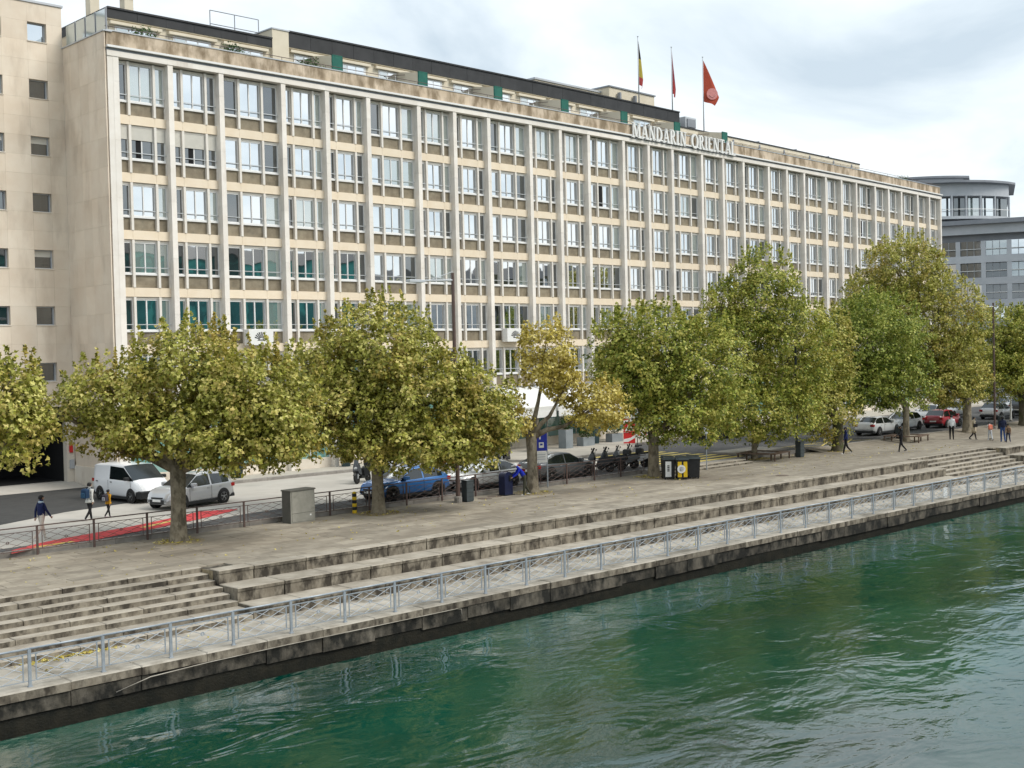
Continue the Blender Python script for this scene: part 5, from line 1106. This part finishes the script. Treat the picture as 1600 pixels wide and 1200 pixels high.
# ================================================================ PEOPLE
def person(label, loc, rz, H, top, legs, shoes=(.7,.7,.7), skirt=False, stride=.35, arms=(.3,-.3), lean=0.0, bend=0.0, coat=0.0, hair='hair', extra=None, elbow=.25, armbend=None, hood=None):
    o = ob('person', None, None, loc, rz, label, 'person'); s = H/1.75
    tm, lm, sm = cloth(*top), cloth(*legs), cloth(*shoes)
    hip = Vector((0,0,.92)); V = []; E = []; R = []; SEG = []
    def v(p, r): V.append(Vector(p)*s); R.append(r*s); return len(V)-1
    def e(a, b, m): E.append((a,b)); SEG.append((a,b,m))
    up = Vector((0, math.sin(bend+lean), math.cos(bend+lean)))
    P0 = v(hip, .145); sp1 = v(hip+up*.22, .135); sp2 = v(hip+up*.42, .165); nk = v(hip+up*.545, .062); hb = v(hip+up*.60+Vector((0,.02,0)), .068)
    hd = v(hip+up*.70+Vector((0,.03+.05*(bend>0),0)), .096); ht = v(hip+up*.80+Vector((0,.02,0)), .07)
    e(P0,sp1,0 if not coat else 0); e(sp1,sp2,0); e(sp2,nk,0); e(nk,hb,3); e(hb,hd,3); e(hd,ht,4)
    hands = []
    for sd, sw in ((-1,stride),(1,-stride)):
        hp = v(hip+Vector((sd*.095,0,-.06)), .098); e(P0,hp,1)
        kn = hip+Vector((sd*.10,math.sin(sw)*.43,-.06-math.cos(sw)*.43)); k = v(kn, .068); e(hp,k,1)
        back = sw < 0; an = kn+Vector((0, math.sin(sw-(.45 if back else .06))*.42, -math.cos(sw-(.45 if back else .06))*.40)); a = v(an, .048); e(k,a,1)
        he = v(an+Vector((0,-.03,-.045)), .042); e(a,he,2); to = v(an+Vector((sd*.02,.16,-.055 if not back else -.075)), .036); e(he,to,2)
    sh0 = hip+up*.49
    for i, sd in enumerate((-1,1)):
        sh = v(sh0+Vector((sd*.175,0,0)), .064); e(sp2,sh,0); an = arms[i] if armbend is None else armbend
        eb = sh0+Vector((sd*.22,math.sin(an)*.28,-math.cos(an)*.28)); k = v(eb,.05); e(sh,k,0)
        wr = eb+Vector((sd*.0,math.sin(an+elbow)*.24,-math.cos(an+elbow)*.24)); w_ = v(wr,.036); e(k,w_,0)
        pa = wr+Vector((0,math.sin(an+elbow)*.08,-math.cos(an+elbow)*.08)); q = v(pa,.034); e(w_,q,3); hands.append((wr*s,pa*s,sd))
    me = bpy.data.meshes.new('body'); me.from_pydata(V, E, []); bo = bpy.data.objects.new('body', me); COL.objects.link(bo)
    md = bo.modifiers.new('Skin','SKIN'); md.use_smooth_shade = True
    bm = bmesh.new(); bm.from_mesh(me); ly = bm.verts.layers.skin.verify(); bm.verts.ensure_lookup_table()
    for i, vv in enumerate(bm.verts): vv[ly].radius = (R[i],R[i]); vv[ly].use_root = i == 0
    bm.to_mesh(me); bm.free()
    sb = bo.modifiers.new('Sub','SUBSURF'); sb.levels = 1; sb.render_levels = 1
    dg = bpy.context.evaluated_depsgraph_get(); nm = bpy.data.meshes.new_from_object(bo.evaluated_get(dg)); bo.modifiers.clear(); bo.data = nm; bo.parent = o; bpy.data.meshes.remove(me)
    nm.materials.clear()
    for m in (tm,lm,sm,M['skin'],M[hair] if hood is None else cloth(*hood)): nm.materials.append(m)
    A = np.array([V[a] for a,b,m in SEG]); B = np.array([V[b] for a,b,m in SEG]); mm = np.array([m for a,b,m in SEG]); rr = np.array([max(R[a],R[b]) for a,b,m in SEG])
    for p in nm.polygons:
        c = np.array(p.center); t = np.clip(np.sum((c-A)*(B-A),1)/np.sum((B-A)**2,1),0,1); d = np.linalg.norm(c-(A+t[:,None]*(B-A)),axis=1)-rr; k = int(mm[np.argmin(d)])
        if k in (3,4) and c[2] > (V[hd].z if bend < .3 else -9) and (c[1] < V[hd].y+.05*s or c[2] > V[hd].z+.05*s) and bend < .3: k = 4
        p.material_index = k; p.use_smooth = True
    # fingers
    fm = MB()
    for wr, pa, sd in hands:
        d = (pa-wr).normalized()
        for q in range(4): b = pa+Vector((0,(-.024+.016*q)*s,0)); L_ = (.075,.085,.08,.062)[q]*s; m_ = b+d*L_*.55; fm.path([b,m_,m_+(d+Vector((-sd*.5,0,0))).normalized()*L_*.45],[.009*s,.0085*s,.006*s],6)
        b = wr+(pa-wr)*.5+Vector((0,.03*s,0)); fm.path([b,b+d*.03*s+Vector((0,.025*s,0)),b+d*.07*s+Vector((0,.03*s,0))],[.011*s,.010*s,.007*s],6)
    part('fingers', fm, 'skin', o, True)
    # hair / cap and nose, ears
    hp_ = V[hd]; 
    if bend < .3:
        part('hair' if hood is None else 'hood', MB().lathe([(.100*s,-.03*s),(.108*s,.02*s),(.098*s,.075*s),(.06*s,.115*s),(.01*s,.128*s)],14,(0,hp_.y-.02*s,hp_.z)), M[hair] if hood is None else cloth(*hood), o, True)
        part('nose', MB().bev(-.014*s,.014*s,hp_.y+.085*s,hp_.y+.115*s,hp_.z-.03*s,hp_.z+.02*s,.008*s), 'skin', o)
        for sd in (-1,1): part('ear', MB().bev(sd*.095*s-.012*s,sd*.095*s+.012*s,hp_.y-.02*s,hp_.y+.02*s,hp_.z-.03*s,hp_.z+.03*s,.006*s), 'skin', o)
    if coat:
        prof = [(.165*s,.0),(.195*s,-coat*.5*s),(.21*s,-coat*s),(.19*s,-coat*s+.01)]
        c = part('coat_skirt', MB().lathe([(r_,z_) for r_,z_ in prof],16,(0,0,.98*s)), tm, o, True); c.scale = (1.05,.85,1)
    return o, s, V[sp2], tm
def backpack(o, s, sp, c1, c2, w=.15, h=.44):
    b = ob('backpack', MB().bev(-w*s,w*s,sp.y-.36*s,sp.y-.13*s,sp.z-.30*s,sp.z+(h-.30)*s,.06*s).bev(-w*.7*s,w*.7*s,sp.y-.42*s,sp.y-.36*s,sp.z-.26*s,sp.z-.04*s,.03*s,1).mesh('backpack',[cloth(*c1),cloth(*c2)]), o)
    for sd in (-1,1): part('strap', MB().path([(sd*.09*s,sp.y-.14*s,sp.z+.10*s),(sd*.10*s,sp.y,sp.z+.165*s),(sd*.10*s,sp.y+.15*s,sp.z+.02*s)],[.018*s]*3,6), cloth(*c1), b)
o, s, sp, tm = person('person in navy jacket and pale trousers walking along the fence',(20.0,46.9,.175),rad(-82),1.78,(.010,.018,.075),(.62,.57,.50),stride=.27,arms=(-.35,.35))
part('scarf', MB().lathe([(.09*s,0),(.10*s,.04*s),(.085*s,.08*s)],14,(0,sp.y,sp.z+.09*s)), cloth(.45,.55,.65), o, True)
o, s, sp, tm = person('person in white hooded jacket with blue backpack beside the child',(23.95,51.1,.175),rad(-72),1.66,(.72,.72,.68),(.014,.014,.016),(.75,.72,.72),stride=.24,arms=(.2,-.2),coat=.16); backpack(o,s,sp,(.018,.05,.11),(.025,.08,.15))
o, s, sp, tm = person('child in mustard coat with patterned backpack walking ahead',(24.95,51.4,.175),rad(-72),1.24,(.55,.28,.02),(.012,.012,.014),(.5,.4,.45),stride=.27,arms=(.3,-.3),coat=.14); backpack(o,s,sp,(.05,.045,.06),(.30,.30,.33),.15,.42)
o, s, sp, tm = person('person in bright blue jacket and white cap bending over the navy box',(42.72,43.05,0),rad(58),1.72,(.01,.03,.45),(.06,.06,.04),(.82,.82,.82),stride=.12,arms=(.5,.5),bend=.62,hood=(.75,.75,.75),elbow=.5)
hh = [c for c in o.children if c.name.startswith('body')][0]
part('cap', MB().lathe([(.112,-.02),(.116,.03),(.09,.10),(.02,.125)],14,(0,.47,1.46)).bev(-.07,.07,.56,.68,1.44,1.46,.005), cloth(.75,.75,.75), o, True)
person('person in dark blue jacket and white trainers walking past the thick trunk',(70.93,41.77,0),rad(46),1.74,(.012,.022,.10),(.014,.014,.016),(.82,.82,.82),stride=.27,arms=(.25,-.25))
person('person dressed all in black walking near the bench',(73.92,39.5,0),rad(46),1.72,(.014,.014,.016),(.016,.016,.02),(.10,.10,.11),stride=.24,arms=(.5,.3),elbow=.9)
person('person in white shirt and black trousers walking away',(85.29,41.57,0),rad(-60),1.78,(.72,.73,.74),(.010,.010,.011),(.02,.02,.02),stride=.10,arms=(.12,-.08))
o, s, sp, tm = person('person in beige coat with dark shoulder bag',(85.75,40.1,0),rad(-134),1.66,(.55,.46,.33),(.02,.018,.017),(.02,.02,.02),stride=.27,arms=(.2,-.2),coat=.46); part('shoulder_bag', MB().bev(.20,.34,-.12,.14,.92,1.18,.03).path([(.2,0,1.15),(.12,.02,1.42),(-.05,.02,1.46)],[.012]*3,5), cloth(.015,.013,.013), o)
o, s, sp, tm = person('child with coral backpack riding a kick scooter',(85.63,38.85,0),rad(-50),1.34,(.66,.66,.66),(.55,.57,.60),(.7,.7,.7),stride=.30,arms=(.9,.9),lean=.22,elbow=.5); backpack(o,s,sp,(.80,.22,.13),(.82,.30,.2),.17,.44)
q = ob('kick_scooter', None, None, (85.85,38.85,0), rad(-50), 'small kick scooter ridden by the child with coral backpack', 'scooter')
part('deck', MB().bev(-.07,.07,-.32,.34,.08,.11,.01), 'black', q); part('stem', MB().tube((0,.34,.1),(0,.26,.88),.018).tube((-.2,.26,.88),(.2,.26,.88),.014), 'bar', q)
for yy in (-.34,.38): part('wheel', MB().lathe([(.06,-.014),(.06,.014)],12).__class__().tube((-.014,yy,.06),(.014,yy,.06),.06,n=12), 'tyre', q)
person('person in navy jumper and blue jeans seen from behind',(84.9,37.6,0),rad(-55),1.80,(.010,.014,.04),(.03,.07,.20),(.03,.03,.04),stride=.08,arms=(.1,-.06))
o, s, sp, tm = person('child in tan top beside the person in navy jumper',(84.05,36.85,0),rad(-55),1.34,(.34,.22,.13),(.02,.025,.05),(.6,.55,.55),stride=.3,arms=(.2,-.2)); backpack(o,s,sp,(.10,.06,.04),(.14,.09,.06),.13,.36)
